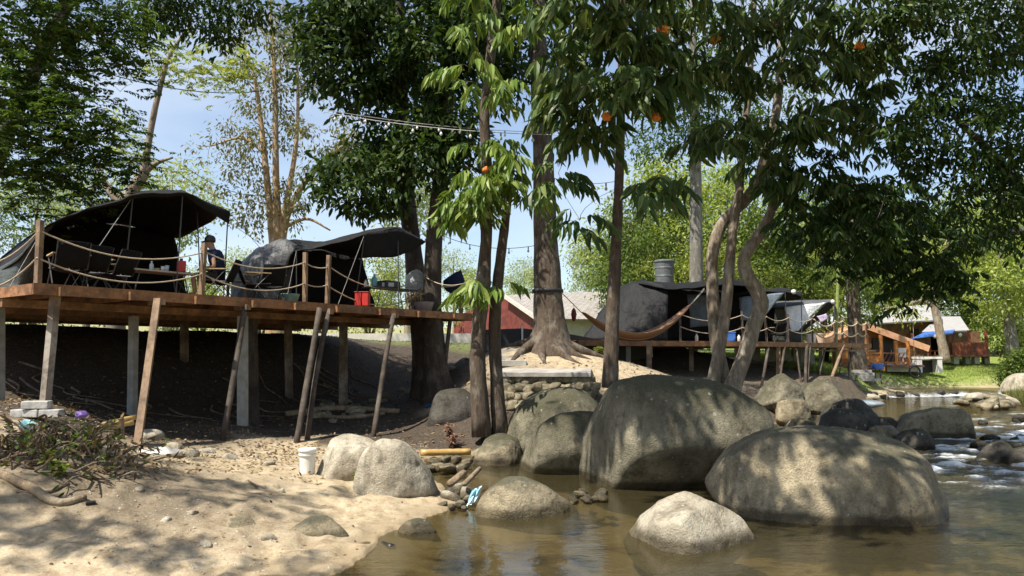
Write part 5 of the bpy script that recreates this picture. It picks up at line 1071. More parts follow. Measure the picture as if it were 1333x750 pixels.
def bottle(label, c, h, r, m, capm):
    o = MB().lathe([(r * .85, 0), (r, .01), (r, h * .62), (r * .8, h * .74), (r * .36, h * .84), (r * .36, h * .95)], c, 12).build("bottle", m, origin=c, smooth=True, label=label, cat="bottle")
    MB().lathe([(r * .42, h * .94), (r * .42, h), (r * .38, h * 1.01)], c, 10).build("cap", capm, o)
def on(s, t, z): return D(s, t, z)
def near(u, Y, h): return XZ(u, Y, DZ + h)
bottle("small squat sauce bottle with white cap on the low table, left of the cups", near(197, 14.6, .484), .2, .04, m_glass, m_white)
for u, Y, lab in ((217, 14.75, "taller clear cup on the low table"), (212, 14.55, "shorter clear cup on the low table")):
    MB().lathe([(.032, 0), (.042, .13 if "taller" in lab else .09), (.038, .128 if "taller" in lab else .088), (.03, .01)], near(u, Y, .484), 12).build("cup", m_glass, smooth=True, label=lab, cat="cup")
MB().box(near(204, 14.7, .52), (.12, .09, .07)).build("food_box", simple("yellow_card", (.55, .42, .16), None, .7, bmp=0), label="yellow carton between the bottle and cups on the low table", cat="carton", bevel=.006)
rb = MB().box(near(236, 15.0, .62), (.17, .13, .24), .5).build("jug", m_red, label="red plastic jug standing at the table's right end", cat="jug", bevel=.02); MB().box(near(236, 15.0, .765), (.06, .05, .05), .5).build("cap", m_blk, rb)
st = thing("side_stand", "small black folding stand holding the red jug", "stand", near(236, 15.0, .0)); MB().box(near(236, 15, .487), (.34, .3, .024), .5).build("stand_top", m_blk, st)
for i in (-1, 1): MB().tube([near(236, 15, 0) + [i * .14, .1, 0], near(236, 15, .475) + [-i * .14, -.1, 0]], .012, 6).build("leg", m_pole, st)
# kitchen bench of the second tent
kc = XZ(508, 19.2, DZ + .002); table("black camp kitchen table under the second awning", kc, 1.5, .5, .55, m_blk, DE)
bottle("tall teal water bottle on the camp kitchen table", XZ(487, 18.85, DZ + .553), .34, .075, m_teal, m_white); bottle("small white bottle on the left end of the camp kitchen table", XZ(476, 18.8, DZ + .553), .2, .045, m_white, m_blk)
stv = MB().box(XZ(506, 19.2, DZ + .65), (.52, .36, .19), .94).build("gas_stove", m_blk, label="black boxy gas stove on the camp kitchen table", cat="stove", bevel=.03); MB().box(XZ(505, 18.95, DZ + .63), (.3, .02, .1), .2).build("front_panel", m_steel, stv)
cr = thing("crate", "bright red plastic crate on the deck edge below the kitchen table", "crate", XZ(472, 17.95, DZ))
for dx in (-.085, .085): MB().box(XZ(472, 17.95, DZ + .17) + [dx, 0, 0], (.155, .28, .33)).build("crate_half", m_red, cr, bevel=.015)
MB().box(XZ(472, 17.95, DZ + .345), (.35, .30, .02)).build("lid", m_red, cr, bevel=.006)
bs = MB().lathe([(.16, 0), (.22, .2), (.235, .21), (.225, .2), (.15, .015)], XZ(377, 16.9, DZ + .002), 18).build("basin", m_teal, smooth=True, label="small teal basin on the deck beneath the rail posts", cat="basin")
bs = MB().lathe([(.2, 0), (.27, .24), (.285, .25), (.27, .24), (.19, .015)], XZ(552, 19.95, DZ + .002), 18).build("basin", simple("mauve_plastic", (.42, .36, .42), (.3, .26, .3), .5, bmp=0), smooth=True, label="mauve basin at the foot of the sack tree", cat="basin")
tb = thing("wooden_stand", "little wooden bedside stand beside the seated person", "stand", XZ(312, 16.9, DZ)); MB().box(XZ(308, 16.8, DZ + .5), (.55, .3, .03)).build("stand_top", wd_arm, tb)
for dx in (-.2, .2): MB().box(XZ(308, 16.8, DZ + .243) + [dx, 0, 0], (.05, .05, .485)).build("leg", wd_rail, tb)
# white sack tied to the trunk, dry palm bits below, navy cloth on the rope
q = P(541, 371, 20.55); V = roughen(ICOL[0] * np.array([.30, .16, .42]) + q, q, .05, 4, 2)
sk = MB().add(V, ICOL[1]).build("sack", fabric("sacking", (.40, .43, .45), .6), smooth=True, label="pale grey plastic sack tied against a dark trunk", cat="sack")
MB().tube(smooth_path([P(529, 364, 20.6), P(541, 352, 20.4), P(553, 360, 20.5)], 8), .015, 6).build("tie", m_rope, sk)
N_ = 60; base = np.repeat(P(547, 381, 20.4)[None], N_, 0) + rng.normal(size=(N_, 3)) * [.18, .1, .06]
dd = rng.normal(size=(N_, 3)) * [.6, .4, .3] + [0, -.1, -.5]
leaf_mesh("dry_leaf_bunch", base, dd, rnd_dirs(N_), .42, .05, leaf_mat("straw", (.30, .22, .12), (.44, .34, .2), None, .1, .8), None, TE); tag(bpy.data.objects["dry_leaf_bunch"], "bunch of dry straw leaves hung under the pale sack", "leaf bunch")
nv = sheet([[(577, 366, 20.9), (590, 358, 20.8), (601, 351, 20.7)], [(578, 374, 20.9), (592, 371, 20.8), (604, 366, 20.7)], [(588, 384, 20.95), (597, 382, 20.85), (606, 381, 20.7)]], nm=14, k=12, wr=.05).build("cloth", fabric("navy_cloth", (.012, .02, .06), .75), smooth=True, solid=.012, label="navy cloth hung over the rope right of the dark trunks", cat="cloth")
ln = MB().tube(sagline(P(553, 360, 20.3), P(632, 356, 15.6), .25, 16), .012, 6).build("washing_line", m_rope, label="rope line running from the sack trunk to the slim twin stems", cat="rope")

# ------------------------------------------------------------------ the seated person
def skinned(name, J, E, m, parent, root_i=0):
    names = list(J); me = bpy.data.meshes.new(name); o0 = np.array(wloc(parent))
    me.from_pydata([tuple(np.array(J[k][:3])) for k in names], [(names.index(a), names.index(b_)) for a, b_ in E], [])
    me.materials.append(m); ob = link(name, me, parent)
    ob.modifiers.new("skin", 'SKIN'); md = ob.modifiers.new("sub", 'SUBSURF'); md.levels = 2; md.render_levels = 2
    for i, k in enumerate(names):
        sv = me.skin_vertices[0].data[i]; r = J[k][3]; sv.radius = (r, r if len(J[k]) < 5 else J[k][4]); sv.use_root = (i == root_i)
    return ob
def person_seated(loc):
    root = thing("person", "person in navy T-shirt and black cap sitting at the table, facing left", "person", loc)
    J = {"pel": (0, 0, .44, .15, .11), "wai": (-.005, 0, .62, .135, .10), "che": (-.05, 0, .82, .14, .10), "nb": (-.10, 0, .97, .062), "nk": (-.15, 0, 1.04, .056), "hd": (-.205, 0, 1.13, .092), "tp": (-.20, 0, 1.215, .085), "no": (-.325, 0, 1.125, .014)}
    E = [("pel", "wai"), ("wai", "che"), ("che", "nb"), ("nb", "nk"), ("nk", "hd"), ("hd", "tp"), ("hd", "no")]
    for s, y in (("l", 1), ("r", -1)):
        J.update({"sh" + s: (-.075, .18 * y, .90, .066), "el" + s: (.02, .25 * y, .63, .043), "wr" + s: (-.22, .16 * y, .60, .030), "pa" + s: (-.30, .13 * y, .595, .034),
                  "hp" + s: (-.06, .10 * y, .42, .095), "kn" + s: (-.46, .15 * y, .47, .062), "an" + s: (-.40, .15 * y, .09, .042), "to" + s: (-.58, .17 * y, .04, .034)})
        E += [("che", "sh" + s), ("sh" + s, "el" + s), ("el" + s, "wr" + s), ("wr" + s, "pa" + s), ("pel", "hp" + s), ("hp" + s, "kn" + s), ("kn" + s, "an" + s), ("an" + s, "to" + s)]
        for i, (dy, L) in enumerate(((-.03, .075), (-.01, .088), (.01, .082), (.03, .066))):
            J[f"f{i}{s}"] = (-.335, (.13 + dy * .8) * y, .592, .010); J[f"g{i}{s}"] = (-.335 - L * .7, (.13 + dy * 1.1) * y, .565, .008); E += [("pa" + s, f"f{i}{s}"), (f"f{i}{s}", f"g{i}{s}")]
        J["th" + s] = (-.30, (.13 - .055) * y, .61, .011); J["tt" + s] = (-.345, (.13 - .07) * y, .60, .009); E += [("pa" + s, "th" + s), ("th" + s, "tt" + s)]
    skinned("body", J, E, simple("skin", (.30, .17, .105), (.26, .145, .09), .6, 5, bmp=0), root)
    g = lambda k, a: (*J[k][:3], *[x + a for x in J[k][3:]])
    S = {k: g(k, .035) for k in ("pel", "wai", "che")}; S["che"] = (-.04, 0, .83, .19, .155); S["nb"] = (-.09, 0, .965, .115)
    SE = [("pel", "wai"), ("wai", "che"), ("che", "nb")]
    for s, y in (("l", 1), ("r", -1)):
        S["sh" + s] = g("sh" + s, .034); S["sl" + s] = (-.03, .222 * y, .745, .072); SE += [("che", "sh" + s), ("sh" + s, "sl" + s)]
    skinned("t_shirt", S, SE, fabric("navy_cotton", (.012, .020, .055), .9), root)
    S = {"pel": (0, 0, .45, .168, .125)}; SE = []
    for s, y in (("l", 1), ("r", -1)): S["hp" + s] = g("hp" + s, .018); S["kn" + s] = (-.40, .14 * y, .46, .085); SE += [("pel", "hp" + s), ("hp" + s, "kn" + s)]
    skinned("shorts", S, SE, fabric("dark_shorts", (.03, .028, .026), .9), root)
    c = np.array(loc) + [-.195, 0, 1.185]
    cp_ = MB().lathe([(.104, -.02), (.108, .03), (.10, .07), (.075, .105), (.03, .122), (.005, .125)], c, 18)
    cp_.grid([[c + [-.09 - .085 * a, y * (1 - .25 * a), -.005 - .02 * a] for y in np.linspace(-.085, .085, 7)] for a in np.linspace(0, 1, 4)]); cp_.build("cap", m_blk, root, smooth=True, solid=.006)
person_seated(XZ(283, 15.25, DZ + .002))

# ------------------------------------------------------------------ tiled red house, fence and tank
m_tile, n, b, o = new_mat("grey_roof_tiles")
v = obco(n); br = node(n, "ShaderNodeTexBrick", Scale=1.0); br.inputs["Mortar Size"].default_value = .018; br.inputs["Brick Width"].default_value = .34; br.inputs["Row Height"].default_value = .30
br.inputs["Color1"].default_value = (.25, .23, .205, 1); br.inputs["Color2"].default_value = (.33, .305, .28, 1); br.inputs["Mortar"].default_value = (.12, .11, .10, 1)
n.links.new(v, br.inputs["Vector"]); n.links.new(br.outputs["Color"], b.inputs["Base Color"]); b.inputs["Roughness"].default_value = .8; bump(n, b, br.outputs["Fac"], -.6, .03)
m_redwall = wood_mat("red_painted_boards", (.24, .05, .038), (.15, .032, .025), .7, 2); m_cream = simple("cream_wall", (.62, .58, .52), (.5, .47, .42), .8, 3)
hs = thing("house", "red walled house with pale grey tiled roof behind the mesh fence", "house", (*XZ(740, 42, 2.2)[:2], hz(*XZ(740, 42, 2.2)[:2])))
R1, R2, E1, E2 = P(656, 384, 45), P(850, 377, 47), P(701, 414.5, 38.5), P(875, 417, 40.5)
def slab(name, pts, th, m, root):
    pts = np.array(pts); nn = nrm(np.cross(pts[1] - pts[0], pts[2] - pts[0])); nn = nn if nn[2] > 0 else -nn
    V = np.r_[pts, pts - nn * th]; k = len(pts)
    return MB().add(V, [tuple(range(k)), tuple(range(k, 2 * k))[::-1]] + [(i, (i + 1) % k, k + (i + 1) % k, k + i) for i in range(k)]).build(name, m, root)
# tiles use a frame of the roof's own, so the roof gets its own rotation
def roofplane(name, R1, R2, E1, E2, m, root):
    ax = nrm(R2 - R1); up = nrm((R1 - E1) - ax * ((R1 - E1) @ ax)); nn = np.cross(ax, up)
    M = np.c_[ax, up, nn]; pts = np.array([E1, E2, R2, R1]) - E1; L = pts @ M; V = np.r_[L, L - [0, 0, .09]]
    me = raw_mesh(name, V, [0, 1, 2, 3, 7, 6, 5, 4, 0, 4, 5, 1, 1, 5, 6, 2, 2, 6, 7, 3, 3, 7, 4, 0], np.arange(6) * 4, m)
    ob = link(name, me, root, Vector(E1 - np.array(wloc(root)))); from mathutils import Matrix
    ob.rotation_euler = Matrix([[float(x) for x in r] for r in M]).to_euler(); return ob
roofplane("roof", R1, R2, E1, E2, m_tile, hs)
gz = hz(E1[0], E1[1])
def wallpoly(name, top, zb, m, root, th=.12):
    top = np.array(top); bot = top.copy(); bot[:, 2] = zb; n_ = len(top); d = nrm(np.append((top[-1] - top[0])[:2], 0)); off = np.array([-d[1], d[0], 0]) * th
    V = np.r_[top, bot, top + off, bot + off]; Fs = []
    for i in range(n_ - 1): Fs += [(i, i + 1, n_ + i + 1, n_ + i), (2 * n_ + i, 3 * n_ + i, 3 * n_ + i + 1, 2 * n_ + i + 1), (i, 2 * n_ + i, 2 * n_ + i + 1, i + 1)]
    Fs += [(0, n_, 3 * n_, 2 * n_), (n_ - 1, 3 * n_ - 1, 4 * n_ - 1, 2 * n_ - 1)]
    return MB().add(V, Fs).build(name, m, root)
dv = np.array([.25, .25, -.16])
wallpoly("gable_wall", [R1 + [-3.2, 2.2, -1.2], R1 + dv, E1 + dv], gz - .3, m_redwall, hs); wallpoly("front_wall", [E1 + [.2, .7, .1], E2 + [0, .7, .1]], gz - .3, m_cream, hs)
MB().bar(R1 + [-.05, -.05, -.04], E1 + [-.05, -.05, -.04], .05, .24).build("bargeboard", m_cream, hs)
tw_ = thing("perimeter_wall", "pale low wall behind the embankment, glimpsed in slots under the near deck", "wall", (*XZ(300, 40, 2.6)[:2], 2.6))
for u0, u1, m in ((-120, 45, m_cream), (48, 62, m_redwall), (64, 330, m_cream), (336, 640, m_cream)):
    a, b_ = XZ(u0, 36, 2.6), XZ(u1, 36, 2.6); a[2] = b_[2] = 2.72; MB().bar(a, b_, .2, .62).build("wall_panel", m, tw_)
fn = thing("mesh_fence", "mesh fence with dark netting and pale posts in front of the tiled house", "fence", XZ(700, 25, 2.1))
m_net = simple("dark_netting", (.055, .052, .055), (.03, .03, .032), .9, 25, bmp=.3)
fp = [XZ(u, Y, 0) for u, Y in ((628, 24.6), (680, 24.8), (734, 25.2), (790, 26.6), (850, 30))]
for p in fp: z = hz(p[0], p[1]); MB().tube([(p[0], p[1], z - .05), (p[0], p[1], z + 1.05)], .03, 8).build("fence_post", m_white, fn)
for a, b_ in zip(fp[:-1], fp[1:]):
    za, zb = hz(a[0], a[1]), hz(b_[0], b_[1]); up = np.array([0, 0, 1.0])
    MB().grid([[np.array([a[0], a[1] + .05, za + h_]) + (np.array([b_[0], b_[1] + .05, zb + h_]) - np.array([a[0], a[1] + .05, za + h_])) * q for q in np.linspace(0, 1, 9)] for h_ in (.02, .5, .98)]).build("netting", m_net, fn, solid=.006)
m_tank = simple("grey_tank_plastic", (.13, .14, .145), (.09, .10, .105), .5, 5, bmp=0)
tk = thing("water_tank", "dark grey ribbed water tank raised behind the domed tent", "water tank", (*XZ(868, 36, 0)[:2], hz(*XZ(868, 36, 2)[:2])))
zt, zb = P(868, 338, 36)[2], P(868, 368, 36)[2]; hT = zt - zb; rT = PX(13, 36); c = np.array([*XZ(868, 36, 0)[:2], zb])
MB().lathe([(rT * .86, -.25), (rT * .86, 0), (rT * .9, hT * .25), (rT * .94, hT * .27), (rT * .91, hT * .3), (rT * .95, hT * .6), (rT, hT * .62), (rT * .96, hT * .65), (rT * 1.0, hT * .86), (rT * 1.08, hT * .88), (rT * 1.08, hT * .93), (rT * .9, hT * .97), (rT * .3, hT)], c, 28).build("tank", m_tank, tk, smooth=False)
for dx, dy in ((-.35, -.35), (.35, -.35), (.35, .35), (-.35, .35)): MB().bar((c[0] + dx, c[1] + dy, tk.location.z), (c[0] + dx, c[1] + dy, zb - .25), .1, .1).build("leg", wd_post, tk)

# ------------------------------------------------------------------ cabins across the meadow
wd_orange = wood_mat("varnished_orange_boards", (.62, .25, .055), (.40, .14, .03), .5, 2); wd_brown = wood_mat("brown_boards", (.24, .115, .055), (.13, .06, .03), .65, 2); wd_rust = wood_mat("rust_red_boards", (.32, .085, .04), (.19, .045, .02), .6, 2)
m_dark = simple("dark_opening", (.012, .01, .009), None, .6, bmp=0); m_zinc = simple("grey_sheet_roof", (.36, .355, .35), (.26, .255, .25), .6, 2, (1, 6, 1)); m_clay = simple("orange_sheet_roof", (.60, .33, .19), (.46, .24, .13), .7, 3, (1, 5, 1)); m_blue = simple("blue_tarpaulin", (.05, .16, .50), (.035, .11, .38), .5, 3)
def rect(name, u0, v0, u1, v1, Y, m, root, th=.1):
    a, b_ = P(u0, v1, Y), P(u1, v0, Y); return MB().box(((a[0] + b_[0]) / 2, Y, (a[2] + b_[2]) / 2), (abs(b_[0] - a[0]), th, abs(b_[2] - a[2]))).build(name, m, root)
cb = thing("cabin", "bright orange timber cabin with sloping orange roof, nearest across the meadow", "cabin", XZ(1140, 43, 1.15))
a, b_, c, d = P(1074, 437, 42), P(1127, 423.5, 42), P(1196, 447.5, 42), P(1127, 470, 42)
wallpoly("front_wall", [P(1083, 440, 42), P(1128, 428, 42), P(1192, 449, 42)], hz(P(1140, 470, 42)[0], 42) - .2, wd_orange, cb)
for (p0, p1), nm in (((P(1126, 421, 41.3), P(1209, 451, 41.3)), "roof"), ((P(1129, 421, 41.3), P(1062, 446, 41.3)), "roof")): slab(nm, [p0, p1, p1 + [0, 6, 0], p0 + [0, 6, 0]], .09, m_clay, cb); MB().bar(p0 + [0, -.03, -.13], p1 + [0, -.03, -.13], .05, .34).build("bargeboard", m_clay, cb)
dr = rect("door", 1150, 441, 1162, 471, 41.9, m_dark, cb, .06); MB().box(P(1160, 457, 41.84), (.04, .04, .14)).build("handle", m_steel, dr)
wn = rect("window", 1136, 440, 1145, 455, 41.9, m_dark, cb, .06); rect("sill", 1135, 455, 1146, 457, 41.86, wd_brown, wn, .12)
for u in (1128, 1147, 1166, 1182): rect("porch_post", u - 1, 436 if u < 1150 else 444, u + 1.4, 476, 40.4, wd_orange, cb, .09)
rl = rect("porch_rail", 1129, 459, 1182, 460.5, 40.4, wd_orange, cb, .06); rect("porch_rail", 1129, 471, 1182, 472.5, 40.4, wd_orange, cb, .06)
rect("porch_panel", 1131, 461, 1146, 471, 40.44, wd_orange, cb, .03)
for i in range(6): u = 1150 + i * 5.4; MB().bar(P(u, 471, 40.4), P(u + 5.4, 460.5, 40.4), .03, .05).build("porch_brace", wd_rust, cb)
rect("porch_floor", 1086, 475, 1192, 477.5, 40.9, wd_brown, cb, 1.8); rect("side_panel", 1092, 449, 1130, 467, 39.8, wd_orange, cb, .08)
for u in (1095, 1125, 1160, 1188): rect("stilt", u - 1, 477, u + 1.5, 490, 41, wd_brown, cb, .1)
cb2 = thing("cabin", "big brown timber cabin under a pale grey hipped roof, farthest of the three", "cabin", XZ(1185, 52, 1.4))
rect("front_wall", 1150, 416, 1222, 468, 51, wd_brown, cb2, .15)
slab("roof", [P(1136, 421, 50), P(1226, 416, 50), P(1216, 396, 54), P(1152, 401, 54)], .1, m_zinc, cb2); slab("roof", [P(1226, 416, 50), P(1232, 414, 58), P(1216, 396, 54)], .1, m_zinc, cb2)
wn = rect("window", 1185, 428, 1196, 442, 50.9, m_dark, cb2, .06); rect("sill", 1184, 442, 1197, 444, 50.86, wd_brown, wn, .12)
cb3 = thing("cabin", "rust red veranda cabin on stilts with a blue awning at its corner", "cabin", XZ(1245, 50, 1.3))
rect("front_wall", 1212, 432, 1275, 466, 51, wd_brown, cb3, .15); slab("roof", [P(1200, 432, 48.5), P(1262, 430, 48.5), P(1250, 412, 52), P(1222, 412, 52)], .1, m_zinc, cb3)
aw = slab("awning", [P(1186, 441, 46), P(1240, 434, 46), P(1243, 428.5, 49), P(1206, 431, 49)], .03, m_blue, cb3)
for u in (1188, 1237, 1262, 1284): rect("veranda_post", u - .8, 434 if u < 1250 else 430, u + .8, 466, 46.6, wd_rust, cb3, .08)
rect("veranda_rail", 1240, 446, 1286, 462, 46.4, wd_rust, cb3, .06); rect("veranda_floor", 1205, 462, 1287, 464.5, 47.5, wd_brown, cb3, 2.6); rect("veranda_rail", 1190, 456, 1225, 457.5, 46.4, wd_rust, cb3, .06)
for u in (1190, 1199, 1208, 1217, 1225): rect("baluster", u - .5, 457.5, u + .5, 466, 46.4, wd_rust, cb3, .05)
for u, m in ((1243, m_cream), (1258, wd_conc), (1270, m_cream), (1283, wd_conc)): rect("stilt", u - 3, 464.5, u + 3, 474, 46.8, m, cb3, .35)
for u, v in ((1217, 438), (1228, 437), (1250, 436)):
    tag(MB().lathe([(.02, .12), (.05, .1), (.11, 0), (.05, -.10), (.01, -.12)], P(u, v, 45.8), 10).build("lamp_globe", m_white, cb3), None)
def far_box(label, cat, name, u, v, Y, size, m, rz=.1): c = P(u, v, Y); return MB().box((c[0], c[1], c[2]), size, rz).build(name, m, label=label, cat=cat, bevel=.02)
bq = thing("block_oven", "white block barbecue with a dark mouth on the meadow", "barbecue", XZ(1205, 42, 1.1)); c = P(1206, 476, 41)
MB().box(c + [-.55, 0, 0], (.25, .7, .75)).build("block", m_white, bq); MB().box(c + [.55, 0, 0], (.25, .7, .75)).build("block", m_white, bq); MB().box(c + [0, 0, .43], (1.4, .75, .12)).build("slab", m_white, bq); MB().box(c + [0, .25, -.05], (.85, .12, .7)).build("back", m_dark, bq)
c = P(1173, 478, 40.6); MB().box(c, (1.7, .2, .5), .05).build("low_wall", m_cream, label="short pale wall in front of the orange cabin's porch", cat="wall", bevel=.02)
ty = P(1191, 484, 39); V = MB(); V.tube([ty + np.array([math.cos(a) * .27, .03 * math.sin(a), math.sin(a) * .30]) for a in np.linspace(0, 2 * math.pi, 29)], .052, 9)
to = V.build("tyre_swing", m_blk, smooth=True, label="black tyre hanging upright on the meadow by the stream", cat="tyre"); MB().tube([ty + [0, 0, .33], ty + [.2, .3, 3.6]], .012, 6).build("rope", m_rope, to)
tb_ = thing("blue_tub", "blue tub on a thin dark stand on the grass bank", "tub", P(1142, 496, 36.2)); c = P(1142, 477, 36.2); MB().box(c, (.48, .36, .3), .2).build("tub", simple("deep_blue_plastic", (.02, .07, .26), (.015, .05, .2), .5, bmp=0), tb_, bevel=.03)
for dx in (-.1, .12): MB().tube([c + [dx, 0, -.15], c + [dx * 1.4, 0, -.85]], .03, 6).build("leg", m_pole, tb_)
c = P(1129, 486, 36.5)
sp_ = thing("steps", "grey concrete steps down the grass bank behind the blue tub", "steps", c)
for i in range(4): MB().box(c + [0, .3 * i - .3, .13 * i - .3], (.9, .3, .13)).build("step", wd_conc, sp_)
ch = thing("plastic_chair", "white plastic chair on the orange cabin's porch", "chair", P(1178, 475, 40.9)); c = np.array(ch.location)
MB().box(c + [0, 0, .42], (.46, .44, .04)).build("seat", m_white, ch, bevel=.01); MB().box(c + [0, .2, .68], (.46, .04, .5)).build("backrest", m_white, ch, bevel=.01)
for dx in (-.19, .19):
    for dy in (-.18, .18): MB().box(c + [dx, dy, .2], (.04, .04, .4)).build("leg", m_white, ch)
# ------------------------------------------------------------------ small things on the beach
bk = P(400, 616.5, 0); bq_ = G(400, 616.5, .29); bz = hz(bq_[0], bq_[1]); bq_ = np.array([bq_[0], bq_[1], bz - .01]); u1 = bq_[1] / F
hB = 30 * u1; rB = 10.5 * u1
bk = MB().lathe([(rB * .82, 0), (rB * .86, .004), (rB * .98, hB * .86), (rB, hB), (rB * .93, hB), (rB * .8, .03)], bq_, 28).build("bucket", m_white, origin=bq_, smooth=False, label="white plastic bucket standing on the sand beside the tall cream boulder", cat="bucket")
for z_, k_ in ((.80, 1.10), (.985, 1.13)): MB().lathe([(rB * .97, hB * (z_ - .03)), (rB * k_, hB * (z_ - .025)), (rB * k_, hB * (z_ + .025)), (rB * .98, hB * (z_ + .03))], bq_, 28).build("rim", m_white, bk)
MB().lathe([(rB * 1.08, hB * 1.0), (rB * 1.10, hB * 1.02), (rB * 1.05, hB * 1.06), (rB * .5, hB * 1.075), (.004, hB * 1.08)], bq_, 28).build("lid", m_white, bk)
m_log = bark_mat("bleached_log", (.36, .27, .17), (.2, .14, .085), (.44, .36, .25)); m_bam = simple("bamboo", (.50, .34, .12), (.36, .22, .07), .4, 5, (1, 1, 1)); m_twig = bark_mat("twig_bark", (.20, .14, .09), (.09, .06, .04), (.3, .24, .17))
def ground_path(pts, lift):
    return np.array([[q[0], q[1], hz(q[0], q[1]) + lift] for q in pts])
def log_on_ground(label, name, uvz, r, m, cat, lift=None):
    p = ground_path([G(*q)[:2] for q in uvz], (r if np.isscalar(r) else np.mean(r)) * .6 if lift is None else lift); rr = np.full(len(p), r) if np.isscalar(r) else r
    s = smooth_path(np.c_[p, rr], 18); return MB().tube(s[:, :3], s[:, 3], 10, .06).build(name, m, smooth=True, label=label, cat=cat)
log_on_ground("long bleached bent branch lying on the sand at the left edge", "branch", [(-30, 622, .72), (0, 628, .68), (40, 640, .6), (75, 648, .55), (112, 650, .5)], np.array([.055, .05, .047, .043, .03]), m_log, "branch")
log_on_ground("short black charred stick end at the tip of the bleached branch", "stick", [(112, 652, .5), (124, 657, .45)], .022, simple("charred_wood", (.02, .018, .016), None, .9, bmp=.3), "stick")
log_on_ground("crooked dark twig on the bright sand in front of the bucket", "stick", [(322, 638, .3), (338, 644, .28), (354, 648, .26)], np.array([.012, .018, .008]), m_twig, "stick")
log_on_ground("slim dark stick lying in shade at the left front of the beach", "stick", [(20, 668, .4), (60, 671, .35), (88, 668, .33)], np.array([.012, .02, .008]), m_twig, "stick")
log_on_ground("black sodden leafy stick at the edge of the shallow water", "stick", [(498, 700, .04), (508, 706, .03), (514, 704, .03)], np.array([.02, .035, .015]), simple("wet_wood", (.025, .02, .015), None, .4, bmp=.3), "stick")
log_on_ground("driftwood branch caught at the foot of the huge dark boulder", "branch", [(746, 640, .12), (756, 644, .15), (770, 638, .2), (786, 634, .2)], np.array([.03, .04, .035, .02]), m_twig, "branch", .08)
p0, p1 = G(548, 591, .2), G(612, 588, .2); p0[2] = max(p0[2], .22); bp_ = np.linspace(p0, p1, 9); r_ = np.where(np.arange(9) % 2, .058, .063)
MB().tube(bp_, r_, 12).build("bamboo_pole", m_bam, smooth=True, label="yellow bamboo pole laid across the cobbles by the inlet", cat="pole")
log_on_ground("long grey log lying in shade under the near deck", "log", [(372, 548, .4), (440, 538, .5), (520, 532, .6)], .07, m_log, "log"); log_on_ground("thin log in front of the long grey log under the near deck", "log", [(395, 541, .5), (450, 546, .4), (500, 543, .4)], .05, m_log, "log")
# bamboo edging by the brush
eg = thing("bamboo_edging", "two yellow bamboo rails held by short stakes behind the brush heap", "edging", G(145, 560, .9))
for (a, b_) in (((119, 562, 10.9), (173, 550, 11.4)), ((134, 553, 11.0), (176, 543, 11.5))): a, b_ = P(*a), P(*b_); MB().tube(np.linspace(a, b_, 7), np.where(np.arange(7) % 2, .036, .041), 10).build("rail", m_bam, eg, smooth=True)
for u, v0, v1, Y in ((116, 552, 568, 10.8), (144, 547, 572, 10.85), (159, 543, 568, 10.95), (147, 568, 592, 10.3)): MB().bar(P(u, v0, Y), P(u + 1, v1, Y), .035, .03).build("stake", wd_rail, eg)
# blocks and litter
bl = G(45, 550, .95)
for i, (dx, dz, l, lab) in enumerate(((-.12, .06, .42, "broken grey block lying left at the base of the block heap"), (.26, .06, .30, "short grey block lying right at the base of the block heap"), (.02, .19, .38, "whitish block on top of the block heap by the brush"))):
    z = hz(bl[0], bl[1]); MB().box((bl[0] + dx, bl[1], z + dz + .03), (l, .2, .12), .1 * i).build("brick_block", simple("grey_block", (.46, .45, .42), (.3, .29, .27), .9, 9, bmp=.6), label=lab, cat="block", bevel=.012)
cs = G(205, 596, .5); cz = hz(cs[0], cs[1]); V = roughen(ICOL[0] * np.array([.36, .22, .09]) + [cs[0], cs[1], cz + .02], np.array([cs[0], cs[1], cz]), .03, 9, 3)
MB().add(V, ICOL[1]).build("plaster_lump", simple("pale_plaster", (.60, .57, .50), (.42, .38, .31), .9, 6, bmp=.7), smooth=True, label="pale lump of mortar at the foot of the sunlit leaning post", cat="mortar lump")
def crumpled(label, c, size, m, seed):
    V = roughen(ICOL[0] * np.array(size) + c, np.array(c), size[0] * .35, seed, 6 / size[0] * .12); return MB().add(V, ICOL[1]).build("plastic_bag", m, label=label, cat="plastic bag")
q = G(35, 565, .9); crumpled("crumpled teal and white plastic bag among the brush", (q[0], q[1], hz(q[0], q[1]) + .08), (.10, .07, .09), simple("teal_film", (.55, .68, .68), (.05, .30, .32), .4, 5, bmp=0), 3)
q = G(105, 577, .85); crumpled("violet scrap of plastic on top of the brush heap", (q[0], q[1], hz(q[0], q[1]) + .42), (.09, .07, .05), simple("violet_film", (.30, .18, .50), (.2, .1, .38), .5, 6, bmp=0), 5)
q = G(614, 652, .08); bg_ = thing("packet", "pale blue and white plastic packet leaning on the speckled grey rock", "packet", (q[0], q[1], .05))
fr_ = np.array([q[0], q[1], .1]); sheet_rows = [[fr_ + [.06 * a + .08 * b2, .03 * math.sin(6 * a + 3 * b2) - .04, -.05 + .20 * b2 + .03 * a] for a in np.linspace(-1, 1, 8)] for b2 in np.linspace(0, 1, 8)]
MB().grid(sheet_rows).build("packet_film", simple("pale_blue_film", (.62, .78, .84), (.22, .52, .68), .35, 4, bmp=0, lo=.45, hi=.55), bg_, solid=.03)
for a, b_, rr in (((585, 640, .22), (604, 634, .4), .05), ((604, 640, .25), (624, 628, .42), .035)): log = MB().tube([G(a[0], a[1], .1) + [0, 0, .1], G(b_[0], b_[1], .1) + [0, 0, .2]], rr, 8, .1).build("driftwood", m_log, smooth=True, label="short pale driftwood stub on the stone heap, " + ("thicker and lower" if rr > .04 else "thinner and pointing up right"), cat="driftwood")

